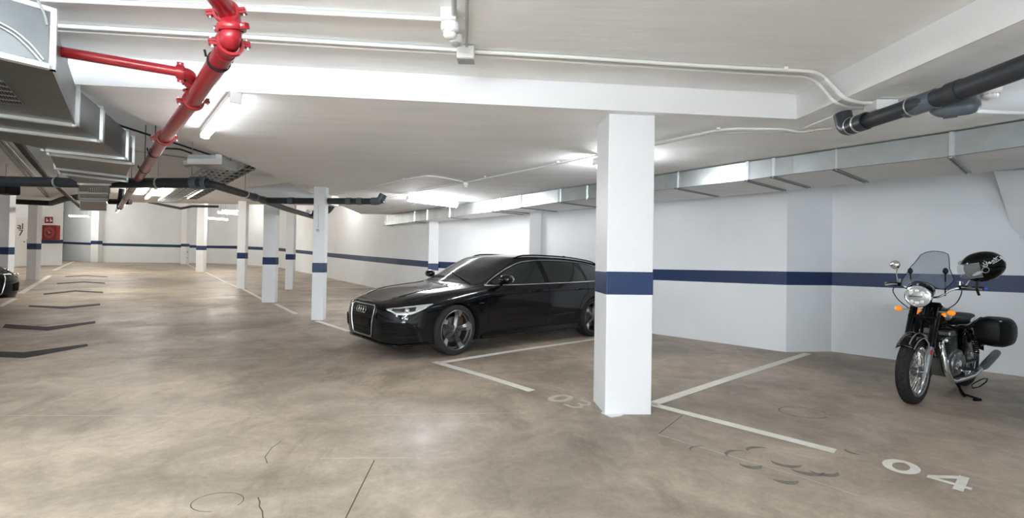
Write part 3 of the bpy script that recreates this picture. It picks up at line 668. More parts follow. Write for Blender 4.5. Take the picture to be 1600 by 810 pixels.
def detector(lab, px, z, r_):
    c = az(*px, z); t = thing('smoke_detector', lab, 'smoke detector', c)
    mb = MB(); mb.lathe([(0,.03),(r_*1.0,.03),(r_*1.05,0),(r_*.98,-.02),(r_*.8,-.026)], c, 'Z', 28); mb.build('base', M['plastic'], t, smooth=True)
    mb = MB(); mb.lathe([(r_*.78,-.024),(r_*.78,-.045),(r_*.66,-.058),(r_*.4,-.066),(0,-.068)], c, 'Z', 28); mb.build('cap', M['plastic'], t, smooth=True)
    mb = MB()
    for k in range(12):
        a = 2*PI*k/12; mb.box(c+Vector((math.cos(a)*r_*.785, math.sin(a)*r_*.785, -.035)), (.004, r_*.3, .006), Matrix.Rotation(a, 3, 'Z'))
    mb.build('vent_slot', M['greyplastic'], t)
detector('round white smoke detector under the junction box near the top', (703,44), ZA-.10, .055)
detector('round white smoke detector beyond the thick grey pipe at the right', (1547,141), ZB-.05, .062)
detector('small white dome detector on the ceiling above the black car', (727,288), ZB-.05, .05)
c = az(713,63,ZA-.06); t = thing('motion_sensor', 'white rounded motion sensor between the two near junction boxes', 'sensor', c)
mb = MB(); mb.box(c, (.085,.09,.06)); mb.build('housing', M['plastic'], t, bevel=.015); mb = MB(); mb.sphere(c-Vector((0,.012,.03)), (.03,.03,.018)); mb.build('lens', M['greyplastic'], t, smooth=True)
c = az(483,331,2.35); t = thing('motion_sensor', 'white angled sensor left of the slim switch pillar top', 'sensor', c)
mb = MB(); mb.box(c, (.12,.08,.07), Matrix.Rotation(.5, 3, 'Y')); mb.build('housing', M['plastic'], t, bevel=.01); mb = MB(); mb.cyl(c, c+Vector((.12,.06,.08)), .015, 8); mb.build('arm', M['plastic'], t)
def pull_switch(lab, x, y0, y1, base, rad):
    p = afl(x, base); Y = p.y-.012; a = aY(x, y0, Y); b = aY(x, y1, Y); t = thing('light_switch', lab, 'switch', b)
    mb = MB(); mb.cyl(a, b, .011, 8); mb.build('conduit', M['greyplastic'], t); mb = MB(); mb.cyl(b+Vector((0,.01,-rad)), b+Vector((0,-.02,-rad)), rad, 20); mb.build('switch_plate', M['plastic'], t, bevel=.004)
    mb = MB(); mb.cyl(b+Vector((0,-.02,-rad)), b+Vector((0,-.03,-rad)), rad*.6, 16); mb.build('button', M['greyplastic'], t)
pull_switch('round switch with its conduit on the slim pillar', 497.5, 321, 356, 500.4, .05)
pull_switch('switch with a conduit down the distant pale pillar', 312, 318, 362, 424.8, .06)

# ================================================================== FAR LEFT WALL FITTINGS
YL = afl(69,415).y-.04
def onw(x, y, dy=0): return aY(x, y, YL-dy)
c = onw(84,370,.12); t = thing('hose_cabinet', 'red fire hose cabinet with a round reel on the far left wall', 'cabinet', c)
p0, p1 = onw(69,352,.0), onw(94,376,0); wX = p1.x-p0.x; hZ = p0.z-p1.z; cc = (p0+p1)/2
mb = MB(); mb.box(cc+Vector((0,-.12,0)), (wX,.24,hZ)); mb.build('body', M['red'], t, bevel=.02)
mb = MB(); mb.box(cc+Vector((wX*.08,-.25,0)), (wX*.78,.02,hZ*.9)); dr = mb.build('door', mat('glossy_red_glass', (.20,.03,.03), .12, coat=.5), t, bevel=.01)
mb = MB(); mb.lathe([(hZ*.20,-.01),(hZ*.36,-.01),(hZ*.36,.02),(hZ*.20,.02)], cc+Vector((wX*.1,-.275,0)), 'Y', 28); mb.build('reel', mat('hose_red', (.36,.05,.05), .4), dr, smooth=True)
mb = MB(); mb.tube([cc+Vector((wX*.02,-.29,.1)), cc+Vector((wX*.12,-.30,.06)), cc+Vector((wX*.06,-.30,-.03)), cc+Vector((wX*.2,-.29,.0))], .02, 6); mb.build('nozzle', M['flange'], dr)
mb = MB(); mb.box(cc+Vector((-wX*.22,-.27,0)), (wX*.06,.03,hZ*.12)); mb.build('handle', M['black'], dr)
p0, p1 = onw(70.5,339), onw(83,349); cc = (p0+p1)/2
t = tag(MB().box(cc+Vector((0,-.02,0)), (p1.x-p0.x,.02,p0.z-p1.z)).build('wall_sign', mat('sign_red', (.25,.02,.02), .4)), 'small red fire equipment sign above the hose cabinet', 'sign')
mb = MB()
for k in (-1, 1):
    mb.box(cc+Vector((k*(p1.x-p0.x)*.23,-.035,0)), ((p1.x-p0.x)*.10,.01,(p0.z-p1.z)*.6)); mb.box(cc+Vector((k*(p1.x-p0.x)*.23+.06,-.035,-.04)), ((p1.x-p0.x)*.16,.01,(p0.z-p1.z)*.22))
mb.build('pictogram', M['plastic'], t)
# door with writing, between the two left pillars
w0_, w1_ = LA[2][0], LA[1][0]; wd_ = (w1_-w0_); wd_.z = 0; wd_.normalize(); wn_ = Vector((wd_.y,-wd_.x,0))
def onl(x, y, push=.03):
    d = ray(x, y); return CAM+d*((w0_-CAM).dot(wn_)+push)/d.dot(wn_)
a, b = onl(24.5,340), onl(39.5,416); a = V3(a, a.z); DR = Matrix((wd_, -wn_, Vector((0,0,1)))).transposed()
door = struct(MB().box(((a.x+b.x)/2, (a.y+b.y)/2, (a.z+b.z)/2), ((V3(b,0)-V3(a,0)).length,.06,a.z-b.z), DR).build('door_1', M['plastic']))
mb = MB(); h_ = onl(38,378,.06); mb.cyl(h_, h_+Vector((.0,-.08,0)), .03, 10); mb.box(h_+Vector((-.25,-.09,0)), (.5,.04,.07)); mb.build('door_handle', M['black'], door)
def text_on(body, loc, size, m, rot, par=None, ext=.004, name='lettering', shear=0):
    cu = bpy.data.curves.new(name, 'FONT'); cu.body = body; cu.size = size; cu.extrude = ext; cu.align_x = 'CENTER'; cu.align_y = 'CENTER'; cu.shear = shear; cu.resolution_u = 6
    tmp = bpy.data.objects.new('tmp', cu); COL.objects.link(tmp)
    dg = bpy.context.evaluated_depsgraph_get(); me = bpy.data.meshes.new_from_object(tmp.evaluated_get(dg)); bpy.data.objects.remove(tmp)
    MM = Matrix.Translation(Vector(loc)) @ rot.to_4x4()
    if par: MM = mw(par).inverted() @ MM
    me.transform(MM); ob = bpy.data.objects.new(name, me); COL.objects.link(ob); ob.parent = par; me.materials.clear(); me.materials.append(m)
    MW[ob.name] = mw(par); return ob
FR = DR @ Matrix.Rotation(PI/2, 3, 'X')
text_on('al', onl(32,354,.07), .46, M['black'], FR @ Matrix.Diagonal((1.8,1,1)), door); text_on('7', onl(32.5,364.5,.07), .46, M['black'], FR @ Matrix.Diagonal((1.8,1,1)), door)
# red hose hanging at the far pillar, two scuffs on the back wall
p = afl(291,412.8); t = thing('hanging_hose', 'thin red hose hanging on the side of the far pillar', 'hose', aY(291,395,p.y-.1))
mb = MB(); mb.tube([aY(290.5,388,p.y-.1), aY(292,394,p.y-.15), aY(291,400,p.y-.1), aY(292.5,404,p.y-.1)], .07, 8); mb.build('hose', M['red'], t, smooth=True)
mb = MB(); mb.box(aY(291,387,p.y-.1), (.2,.15,.2)); mb.build('bracket', M['strut'], t)
# ================================================================== FLOOR MARKINGS (painted on the floor: its parts)
LW = .105
for px, wd in (([(1014,631),(1022,633.5),(1305,706)], LW), ([(1016,633),(1140,592),(1262,553)], LW),
    ([(679,566),(756,588),(831,611.5)], LW), ([(684,568),(809,548),(938,529.5)], LW),
    ([(495,502),(545,518)], .1), ([(430,475),(462,491)], .1), ([(378,451),(412,469)], .1), ([(322,426),(352,441),(374,450)], .1), ([(292,413),(308,421)], .1),
    ([(130,462),(32,458)], .0), ([(4,477),(24,467)], .1), ([(32,459),(78,431)], .14), ([(84,423),(101,415),(116,408.6)], .16), ([(0,480),(6,476)], .1),
    ([(512,468),(590,466.5)], .09), ([(512,450),(600,449)], .09), ([(436,456),(446,455.5)], .09), ([(435,470.5),(485,470)], .08), ([(385,432),(405,431.5)], .09),
    ([(26,440),(62,439.5)], .1), ([(26,430),(60,429.5)], .1)):
    if wd: floor_line('bay_line', px, wd, M['line'])
for tp, bt in (([(-40,546),(0,549.5),(37,550.7),(136,537.8)], [(-40,553),(0,558.5),(39,560),(138,541)]), ([(8.6,506.7),(73.5,511),(149,502)], [(3.5,512.7),(73.5,517),(149,505.5)]),
    ([(45.4,477.3),(101.6,479.4),(156.4,474.5)], [(44.5,479.8),(100.3,483),(156.6,477.5)]), ([(68,459),(118,453.8),(161,456.2)], [(68,461),(118,456.2),(161,458.5)]),
    ([(89,442.5),(131,439.9),(164,442)], [(89,444.3),(131,441.7),(164,443.8)]), ([(102,431.7),(134.6,430.2),(168,432.2)], [(102,433),(134.6,431.6),(168,433.5)])):
    mb = MB(); mb.grid([[afl(*t_, .003), afl(*b_, .003)] for t_, b_ in zip(tp, bt)]); mb.build('chevron_arrow', M['chev'], floor)
for px, w_ in (([(585,720),(563,764),(538,815)], .008), ([(403,778),(406,785),(405,792),(410,800),(411,812)], .007), ([(418,725),(414,715),(425,700),(440,690)], .005), ([(1030,678),(1066,650)], .006)):
    floor_line('crack', px, w_, M['crack'], .0015)
for px, w_ in (([(1030,680),(1150,716),(1240,742),(1340,775),(1445,812)], .010), ([(820,646),(700,647),(560,650)], .008), ([(0,650),(200,650),(430,652)], .008), ([(0,528),(90,524),(170,520)], .03), ([(0,578),(120,570),(330,560)], .008), ([(270,565),(420,560)], .012), ([(500,717),(640,716)], .006)):
    floor_line('floor_joint', px, w_, M['joint'], .0015)
def scuff(cx, cy, rx, a0, a1, wd):
    c = afl(cx, cy); P = [Vector((c.x+rx*math.cos(a0+(a1-a0)*k/10), c.y+rx*.8*math.sin(a0+(a1-a0)*k/10), 0)) for k in range(11)]
    ws = [wd*math.sin(PI*(k+.3)/10.6) for k in range(11)]; mb = MB(); mb.grid(strip(P, ws, .0015)); mb.build('scuff_mark', M['scuff'], floor)
for s_ in ((1165,714,.13,1.2,3.4,.03),(1195,708,.12,1.0,3.0,.035),(1228,722,.10,3.0,5.6,.05),(1260,733,.11,3.2,5.6,.055),(1285,736,.09,3.2,6.0,.05),(1105,706,.12,1.4,3.2,.02),(1225,748,.08,3.3,5.8,.05),(1340,706,.08,2.4,4.6,.03),(1172,726,.07,3.,6.,.05)): scuff(*s_)
mb = MB(); c = afl(1255,645); mb.grid(strip([Vector((c.x+.21*math.cos(2*PI*k/24), c.y+.16*math.sin(2*PI*k/24),0)) for k in range(22)], .008, .0015)); mb.build('scuff_mark', M['crack'], floor)
mb = MB(); c = afl(340,785); mb.grid(strip([Vector((c.x+.13*math.cos(2*PI*k/24-.3), c.y+.10*math.sin(2*PI*k/24-.3),0)) for k in range(21)], .005, .0015)); mb.build('scuff_mark', M['crack'], floor)
# bay numbers, seen from behind (they read from the bay)
def number(ch, a, b, hgt_px, m, w_=.2, flip=1):
    """glyph painted on the floor: a = px centre; built as strips in floor axes (u across, v up the glyph)"""
    c = afl(*a); u = b[0]; v = b[1]
    def S(pts, wd): mb.grid(strip([Vector((c.x+(u*p_[0]+v*p_[1]).x, c.y+(u*p_[0]+v*p_[1]).y, 0)) for p_ in pts], wd, .003))
    mb = MB()
    if ch == '0': S([(.075*math.cos(2*PI*k/20), .115*math.sin(2*PI*k/20)) for k in range(21)], .055)
    if ch == '4':
        S([(.045,-.15),(.045,.15)], .05); S([(.045,.13),(-.10,-.04)], .045); S([(-.115,-.055),(.10,-.055)], .045)
    if ch == '3':
        S([(-.07,.12),(.03,.12),(.08,.06),(.03,.01),(-.02,.01)], .035); S([(.03,.01),(.08,-.06),(.03,-.12),(-.07,-.12)], .035)
    return mb.build('bay_number', m, floor)
uu = Vector((.643,-.766,0)); vv = Vector((.757,.653,0))
c0 = afl(1408,730); c4 = afl(1487,752)
number('0', (1408,730), (uu, vv), 20, M['line']); number('4', (1487,752), (uu, vv), 20, M['line'])
number('0', (876,623), (uu, vv), 20, M['faded']); number('3', (904,632), (uu, vv), 20, M['faded'])
# ================================================================== CAR
M['paint'] = mat('black_car_paint', (.003,.003,.004), .10, coat=.35, spec=.35)
M['glass'] = mat('dark_car_glass', (.010,.012,.012), .04, coat=.3)
M['wglass'] = mat('windscreen_glass', (.014,.016,.015), .05, coat=.3)
M['chrome'] = mat('chrome', (.82,.83,.84), .12, 1.)
M['satin'] = mat('satin_aluminium', (.55,.56,.56), .3, .9)
M['rim'] = mat('grey_rim_metal', (.13,.13,.128), .33, .85)
M['rimb'] = mat('polished_rim_face', (.55,.55,.54), .25, .95)
M['gloss'] = mat('gloss_black_trim', (.004,.004,.004), .14, spec=.3)
M['tyre'] = mat('tyre_rubber', (.022,.022,.021), .85, spec=.25, bump=.15, bscale=60)
M['disc'] = mat('brake_disc_steel', (.30,.29,.28), .35, .9)
M['lampw'] = mat('headlamp_lens', (.48,.50,.50), .12, .35, coat=1.)
M['lampd'] = mat('headlamp_inner', (.05,.055,.06), .2, .5)
M['liner'] = mat('wheel_arch_liner', (.008,.008,.008), .9, spec=.1)

def pchip(xs, ys, x):
    n = len(xs)
    if x <= xs[0]: return ys[0]
    if x >= xs[-1]: return ys[-1]
    i = 0
    while x > xs[i+1]: i += 1
    h = [xs[k+1]-xs[k] for k in range(n-1)]; d = [(ys[k+1]-ys[k])/h[k] for k in range(n-1)]
    def m_(k):
        if k == 0: return d[0]
        if k == n-1: return d[-1]
        if d[k-1]*d[k] <= 0: return 0.
        w1 = 2*h[k]+h[k-1]; w2 = h[k]+2*h[k-1]; return (w1+w2)/(w1/d[k-1]+w2/d[k])
    t = (x-xs[i])/h[i]; a, b = m_(i), m_(i+1)
    return ys[i]*(2*t**3-3*t**2+1)+h[i]*a*(t**3-2*t**2+t)+ys[i+1]*(3*t**2-2*t**3)+h[i]*b*(t**3-t**2)
# control net: 18 stations x 10 rows of (x, y, z); x runs back from the front bumper
NET = [
 [(.22,0,.20),(.10,0,.19),(.03,0,.20),(.0,0,.30),(-.01,0,.45),(.0,0,.60),(.03,0,.68),(.07,0,.715),(.11,0,.735),(.16,0,.75)],
 [(.25,0,.18),(.14,.40,.18),(.045,.42,.19),(.012,.42,.30),(.0,.42,.45),(.015,.42,.60),(.055,.40,.69),(.12,.34,.735),(.17,.20,.755),(.20,0,.765)],
 [(.40,0,.17),(.28,.60,.17),(.13,.68,.18),(.09,.70,.30),(.08,.70,.45),(.10,.69,.60),(.17,.66,.705),(.27,.56,.775),(.33,.34,.81),(.36,0,.82)],
 [(.60,0,.17),(.42,.72,.17),(.26,.81,.19),(.22,.84,.30),(.21,.845,.45),(.24,.83,.62),(.34,.775,.745),(.45,.64,.825),(.51,.38,.862),(.53,0,.872)],
 [(.75,0,.17),(.55,.76,.17),(.44,.88,.20),(.43,.90,.30),(.43,.905,.45),(.46,.895,.66),(.55,.82,.81),(.62,.66,.862),(.66,.40,.893),(.68,0,.902)],
 [(.94,0,.17),(.92,.80,.17),(.90,.92,.20),(.92,.925,.32),(.92,.935,.50),(.92,.925,.72),(.93,.86,.856),(.95,.68,.905),(.96,.42,.928),(.97,0,.936)],
 [(1.2,0,.17),(1.28,.80,.17),(1.30,.91,.20),(1.30,.92,.32),(1.30,.935,.52),(1.30,.928,.78),(1.30,.885,.900),(1.24,.70,.938),(1.20,.43,.957),(1.17,0,.964)],
 [(1.5,0,.17),(1.5,.80,.17),(1.52,.895,.20),(1.52,.905,.32),(1.52,.93,.55),(1.52,.932,.80),(1.52,.89,.925),(1.46,.755,.985),(1.38,.50,1.01),(1.30,0,1.03)],
 [(1.8,0,.17),(1.8,.80,.17),(1.82,.89,.20),(1.82,.90,.32),(1.82,.93,.55),(1.82,.935,.81),(1.85,.893,.935),(1.90,.70,1.20),(1.79,.52,1.245),(1.72,0,1.275)],
 [(2.2,0,.17),(2.2,.80,.17),(2.2,.89,.20),(2.2,.90,.32),(2.2,.93,.55),(2.2,.937,.82),(2.2,.895,.945),(2.25,.635,1.345),(2.20,.545,1.405),(2.15,0,1.432)],
 [(2.75,0,.17),(2.75,.80,.17),(2.75,.89,.20),(2.75,.90,.32),(2.75,.93,.55),(2.75,.937,.83),(2.75,.895,.955),(2.75,.625,1.375),(2.75,.55,1.432),(2.75,0,1.461)],
 [(3.3,0,.17),(3.3,.80,.17),(3.3,.89,.20),(3.3,.90,.32),(3.3,.93,.55),(3.3,.937,.84),(3.3,.893,.965),(3.3,.62,1.368),(3.3,.54,1.425),(3.3,0,1.455)],
 [(3.85,0,.19),(3.85,.80,.19),(3.85,.91,.22),(3.85,.925,.34),(3.85,.937,.55),(3.85,.935,.84),(3.85,.885,.975),(3.85,.61,1.335),(3.85,.53,1.392),(3.85,0,1.425)],
 [(4.3,0,.21),(4.3,.78,.21),(4.35,.88,.24),(4.36,.90,.36),(4.36,.91,.55),(4.35,.90,.84),(4.32,.855,.985),(4.28,.60,1.27),(4.27,.52,1.338),(4.27,0,1.376)],
 [(4.5,0,.23),(4.5,.74,.23),(4.6,.82,.26),(4.62,.84,.38),(4.62,.85,.55),(4.60,.84,.84),(4.55,.80,.985),(4.50,.585,1.22),(4.52,.51,1.30),(4.56,0,1.345)],
 [(4.6,0,.24),(4.65,.68,.24),(4.76,.74,.27),(4.80,.76,.38),(4.81,.77,.55),(4.76,.76,.84),(4.70,.73,.975),(4.64,.56,1.14),(4.66,.48,1.20),(4.72,0,1.225)],
 [(4.7,0,.25),(4.75,.50,.25),(4.87,.55,.28),(4.90,.56,.38),(4.92,.56,.55),(4.86,.56,.84),(4.82,.54,.94),(4.80,.46,.985),(4.80,.38,1.0),(4.84,0,1.02)],
 [(4.75,0,.25),(4.80,0,.26),(4.89,0,.28),(4.92,0,.38),(4.935,0,.55),(4.88,0,.84),(4.86,0,.93),(4.85,0,.96),(4.845,0,.98),(4.85,0,1.0)]]
NS = len(NET)
def S_(s, r):
    """point on the body (left side) at station s, row r; car axes: x forward from the rear"""
    pts = []
    for j in range(10):
        pts.append([pchip(list(range(NS)), [NET[i][j][c] for i in range(NS)], s) for c in range(3)])
    x, y, z = [pchip(list(range(10)), [pts[j][c] for j in range(10)], r) for c in range(3)]
    return Vector((2.4-x, y, z))
_cache = {}
def row_pts(s):
    k = round(s, 4)
    if k not in _cache:
        _cache[k] = [[pchip(list(range(NS)), [NET[i][j][c] for i in range(NS)], s) for c in range(3)] for j in range(10)]
    return _cache[k]
def S(s, r, off=0.):
    def ev(s, r):
        P = row_pts(s); x, y, z = [pchip(list(range(10)), [P[j][c] for j in range(10)], r) for c in range(3)]; return Vector((2.4-x, y, z))
    p = ev(s, r)
    if off:
        e = .02; ds = ev(min(s+e, NS-1), r)-ev(max(s-e, 0), r); dr = ev(s, min(r+e, 9))-ev(s, max(r-e, 0)); n = ds.cross(dr)
        if n.length > 1e-9:
            n.normalize(); c = Vector((0, 0, .6))
            if n.dot(p-c) < 0: n = -n
            p = p+n*off
    return p
def build_car(label):
    root = thing('estate_car', label, 'car')
    kw = dict(parent=root, world=False)
    # ---- body
    sv = [i*.125 for i in range((NS-1)*8+1)]; rv = [i*.2 for i in range(46)]
    bm = bmesh.new(); g = []
    for s in sv: g.append([S(s, r) for r in rv])
    vL = [[bm.verts.new(p) for p in row] for row in g]; vR = [[bm.verts.new(Vector((p.x, -p.y, p.z))) for p in row] for row in g]
    for i in range(len(sv)-1):
        for j in range(len(rv)-1):
            for V_ in (vL, vR):
                q = (V_[i][j], V_[i][j+1], V_[i+1][j+1], V_[i+1][j]); bm.faces.new(q if V_ is vL else q[::-1])
    bmesh.ops.remove_doubles(bm, verts=bm.verts, dist=.0008); bmesh.ops.dissolve_degenerate(bm, edges=bm.edges, dist=.0005)
    bmesh.ops.recalc_face_normals(bm, faces=bm.faces)
    bvh = BVHTree.FromBMesh(bm)
    me = bpy.data.meshes.new('body'); bm.to_mesh(me); bm.free()
    body = bpy.data.objects.new('body', me); COL.objects.link(body); me.materials.append(M['paint']); me.materials.append(M['liner'])
    cm = bpy.data.meshes.new('cut'); cb = MB()
    for ax in (.94, 3.85):
        for s_ in (1, -1):
            cb.cyl((2.4-ax, s_*.60, .35), (2.4-ax, s_*1.2, .35), .378, 56)
    cb.bm.to_mesh(cm); cb.bm.free(); cm.materials.append(M['liner']); cut = bpy.data.objects.new('cut', cm); COL.objects.link(cut)
    md = body.modifiers.new('b', 'BOOLEAN'); md.operation = 'DIFFERENCE'; md.object = cut; md.solver = 'EXACT'
    try: md.material_mode = 'TRANSFER'
    except Exception: pass
    dg = bpy.context.evaluated_depsgraph_get(); dg.update(); m2 = bpy.data.meshes.new_from_object(body.evaluated_get(dg), depsgraph=dg)
    bpy.data.objects.remove(body); bpy.data.objects.remove(cut)
    m2.name = 'body'; body = bpy.data.objects.new('body', m2); COL.objects.link(body); body.parent = root; MW[body.name] = mw(root)
    m2.polygons.foreach_set('use_smooth', [True]*len(m2.polygons))
    try: m2.set_sharp_from_angle(angle=math.radians(38))
    except Exception: pass
    # ---- helpers that lay pieces on the body
    def hit(p, d, off=.003):
        h = bvh.ray_cast(Vector(p), Vector(d).normalized())
        if h[0] is None: return None
        n = h[1]; n = n if n.dot(Vector(d)) < 0 else -n
        return h[0]+n*off
    def side_pt(x, z, off=.004, sg=1):
        xx = 2.4-x; p = hit((xx, 2*1, z), (0,-1,0), off)
        if p is None: p = Vector((xx, .9, z))
        return Vector((p.x, p.y*sg, p.z))
    def side_patch(name, m, xs, lo, hi, rows=8, off=.004, label_=None, par=root, both=True):
        for sg in ((1,-1) if both else (1,)):
            mb = MB(); G = []
            for x in xs:
                a, b = lo(x), hi(x); G.append([side_pt(x, a+(b-a)*k/rows, off, sg) for k in range(rows+1)])
            mb.grid(G); o = mb.build(name, m, par, smooth=True, world=False)
            if label_: o['label'] = label_
    def fx(a, b, n): return [a+(b-a)*i/n for i in range(n+1)]
    def sline(name, m, pts, rad, par=root, both=True, n=8, off=.004, caps=True):
        out = []
        for sg in ((1,-1) if both else (1,)):
            P = []
            for i in range(len(pts)-1):
                for k in range(n):
                    t = k/n; P.append((pts[i][0]*(1-t)+pts[i+1][0]*t, pts[i][1]*(1-t)+pts[i+1][1]*t))
            P.append(pts[-1])
            mb = MB(); mb.tube([side_pt(x, z, off, sg) for x, z in P], rad, 6, caps); out.append(mb.build(name, m, par, smooth=True, world=False))
        return out
    belt = lambda x: pchip([1.45,2.2,3.3,4.4], [.962,.972,.990,1.015], x)
    topg = lambda x: pchip([1.50,1.75,2.05,2.35,2.8,3.3,3.8,4.15,4.42,4.52], [.975,1.115,1.255,1.335,1.368,1.362,1.325,1.24,1.11,1.03], x)
    # black daylight-opening surround, three windows, chrome frame
    side_patch('window_surround', M['gloss'], fx(1.46,4.54,60), lambda x: belt(x)-.004, lambda x: max(belt(x)+.001, topg(x)+.006), 8, .003)
    gd = .022
    side_patch('side_window', M['glass'], fx(1.60,2.63,26), lambda x: belt(x)+.012, lambda x: max(belt(x)+.014, topg(x)-gd), 8, .007)
    side_patch('side_window', M['glass'], fx(2.73,3.62,22), lambda x: belt(x)+.012, lambda x: topg(x)-gd if x < 3.5 else (topg(x)-gd)-(x-3.5)*1.4, 8, .007)
    side_patch('side_window', M['glass'], fx(3.68,4.44,22), lambda x: belt(x)+.012, lambda x: min(topg(x)-gd, 1.10+(x-3.50)*1.5), 8, .007)
    arcp = [(x, topg(x)) for x in fx(1.50,4.52,26)]
    sline('chrome_window_trim', M['chrome'], [(1.46,.965)]+arcp+[(4.55,1.02)], .0085, n=2)
    sline('chrome_window_trim', M['chrome'], [(1.46,.962)]+[(x, belt(x)-.004) for x in fx(1.6,4.4,14)]+[(4.56,1.017)], .0085, n=2)
    # windscreen (parameter space), wipers
    mb = MB(); G = []
    for i in range(25):
        s = 7.08+(8.86-7.08)*i/24; L_ = [S(s, 7.12+(9-7.12)*k/12, .004) for k in range(13)]; G.append(L_+[Vector((p.x,-p.y,p.z)) for p in L_[-2::-1]])
    mb.grid(G); wsn = mb.build('windscreen', M['wglass'], smooth=True, **kw)
    mb = MB(); G = []
    for i in range(9):
        s = 6.62+(7.08-6.62)*i/8; L_ = [S(s, 7.0+2*k/12, .003) for k in range(13)]; G.append(L_+[Vector((p.x,-p.y,p.z)) for p in L_[-2::-1]])
    mb.grid(G); mb.build('cowl_panel', M['gloss'], smooth=True, **kw)
    for y0, y1 in ((.62,-.02),(.0,-.60)):
        a = hit((1.6,y0,1.3),(-.4,0,-1),.02); pts = []
        for k in range(9):
            t = k/8; yy = y0+(y1-y0)*t; h = bvh.ray_cast(Vector((1.05-.10*t, yy, 2)), Vector((0,0,-1)))
            if h[0]: pts.append(h[0]+Vector((0,0,.02)))
        mb = MB(); mb.tube(pts, .008, 6); mb.build('wiper', M['black'], **kw)
    mb = MB(); mb.box((.16,0,1.40), (.10,.16,.05), Matrix.Rotation(.45,3,'Y')); mb.build('mirror_mount', M['black'], bevel=.01, **kw)
    # rear glass
    mb = MB(); G = []
    for i in range(9):
        s = 14.15+(15.6-14.15)*i/8; L_ = [S(s, 7.7+1.3*k/8, .004) for k in range(9)]; G.append(L_+[Vector((p.x,-p.y,p.z)) for p in L_[-2::-1]])
    mb.grid(G); mb.build('rear_window', M['glass'], smooth=True, **kw)
    # shut lines and crease
    dk = M['gloss']
    sline('door_gap', M['liner'], [(1.50,.93),(1.46,.80),(1.47,.45),(1.56,.30)], .0035, off=.0005); sline('door_gap', M['liner'], [(2.68,.97),(2.69,.80),(2.68,.45),(2.64,.29)], .0035, off=.0005)
    sline('door_gap', M['liner'], [(3.66,.99),(3.62,.80),(3.48,.66),(3.40,.45),(3.34,.30)], .0035, off=.0005); sline('door_gap', M['liner'], [(1.56,.295),(2.6,.29),(3.34,.295)], .0035, off=.0005)
    sline('body_crease', M['paint'], [(1.1,.80),(1.5,.825),(2.4,.845),(3.4,.865),(4.2,.875),(4.55,.875)], .006, off=-.001)
    sline('body_crease', M['paint'], [(1.62,.40),(2.4,.415),(3.30,.46)], .010, off=-.003)
    # hood cut lines from lamp to screen
    for sg in (1,-1):
        mb = MB(); P = []
        for k in range(26):
            t = k/25; s = 2.3+(6.9-2.3)*t; p = S(s, 6.45+.25*t, .0); P.append(Vector((p.x, p.y*sg, p.z+.0005)))
        mb.tube(P, .0035, 5); mb.build('bonnet_gap', M['liner'], **kw)
        mb = MB(); P = []
        for k in range(26):
            t = k/25; s = 1.6+(6.2-1.6)*t; p = S(s, 7.55+.15*t, .0); P.append(Vector((p.x, p.y*sg, p.z-.002)))
        mb.tube(P, .010, 6); mb.build('bonnet_crease', M['paint'], smooth=True, **kw)
    # sill skirt
    for sg in (1,-1):
        mb = MB(); mb.loft([[Vector((2.4-x, sg*(.885+o), z)) for o, z in ((0,.19),(.035,.185),(.045,.215),(.02,.27),(0,.275))] for x in fx(1.36,3.44,10)]); mb.build('sill_skirt', M['gloss'], smooth=True, **kw)
    # handles
    for x in (2.42, 3.40):
        for sg in (1,-1):
            zz = .872; p = side_pt(x, zz, 0, sg)
            mb = MB(); mb.tube([p+Vector((.11,0,-.004)), p+Vector((.08,sg*.035,0)), p+Vector((-.08,sg*.035,.002)), p+Vector((-.11,0,0))], [.010,.014,.014,.010], 8); hd = mb.build('door_handle', M['gloss'], smooth=True, **kw)
            mb = MB(); mb.tube([p+Vector((.08,sg*.046,.006)), p+Vector((-.08,sg*.046,.008))], .004, 6); mb.build('handle_strip', M['gloss'], hd, world=False)
    # mirrors
    for sg in (1,-1):
        b = Vector((2.4-1.72, sg*.885, .985)); mb = MB()
        mb.tube([b, b+Vector((.03,sg*.07,.02)), b+Vector((.03,sg*.12,.05))], [.03,.028,.03], 10)
        rot = Matrix.Rotation(sg*.12, 3, 'Z'); mb.sphere(b+Vector((.045,sg*.17,.085)), (.075,.115,.072), 16, rot); mi = mb.build('side_mirror', M['paint'], smooth=True, **kw)
        mb = MB(); mb.sphere(b+Vector((-.012,sg*.17,.085)), (.012,.10,.06), 16, rot); mb.build('mirror_glass', M['chrome'], mi, world=False, smooth=True)
        mb = MB(); mb.tube([b+Vector((.105,sg*.09,.075)), b+Vector((.115,sg*.17,.075)), b+Vector((.085,sg*.26,.08))], .006, 6); mb.build('turn_lamp', M['satin'], mi, world=False)
    # roof rails, antenna, rear spoiler
    for sg in (1,-1):
        P = []
        for x in fx(2.22,4.30,22):
            h = bvh.ray_cast(Vector((2.4-x, sg*.575, 2)), Vector((0,0,-1))); e_ = min(1, min(x-2.22, 4.30-x)/.14); P.append(h[0]+Vector((0,0,-.004+.038*e_)))
        mb = MB(); mb.tube(P, .013, 8); mb.build('roof_rail', M['gloss'], smooth=True, **kw)
    h = bvh.ray_cast(Vector((2.4-3.95,0,2)), Vector((0,0,-1)))[0]; mb = MB(); mb.loft([[h+Vector((a,b,-.01)) for a,b in ((.07,0),(0,.02),(-.07,.015),(-.07,-.015),(0,-.02))], [h+Vector((a,b,.055)) for a,b in ((-.03,0),(-.045,.006),(-.065,.004),(-.065,-.004),(-.045,-.006))]]); mb.build('antenna_fin', M['paint'], smooth=True, **kw)
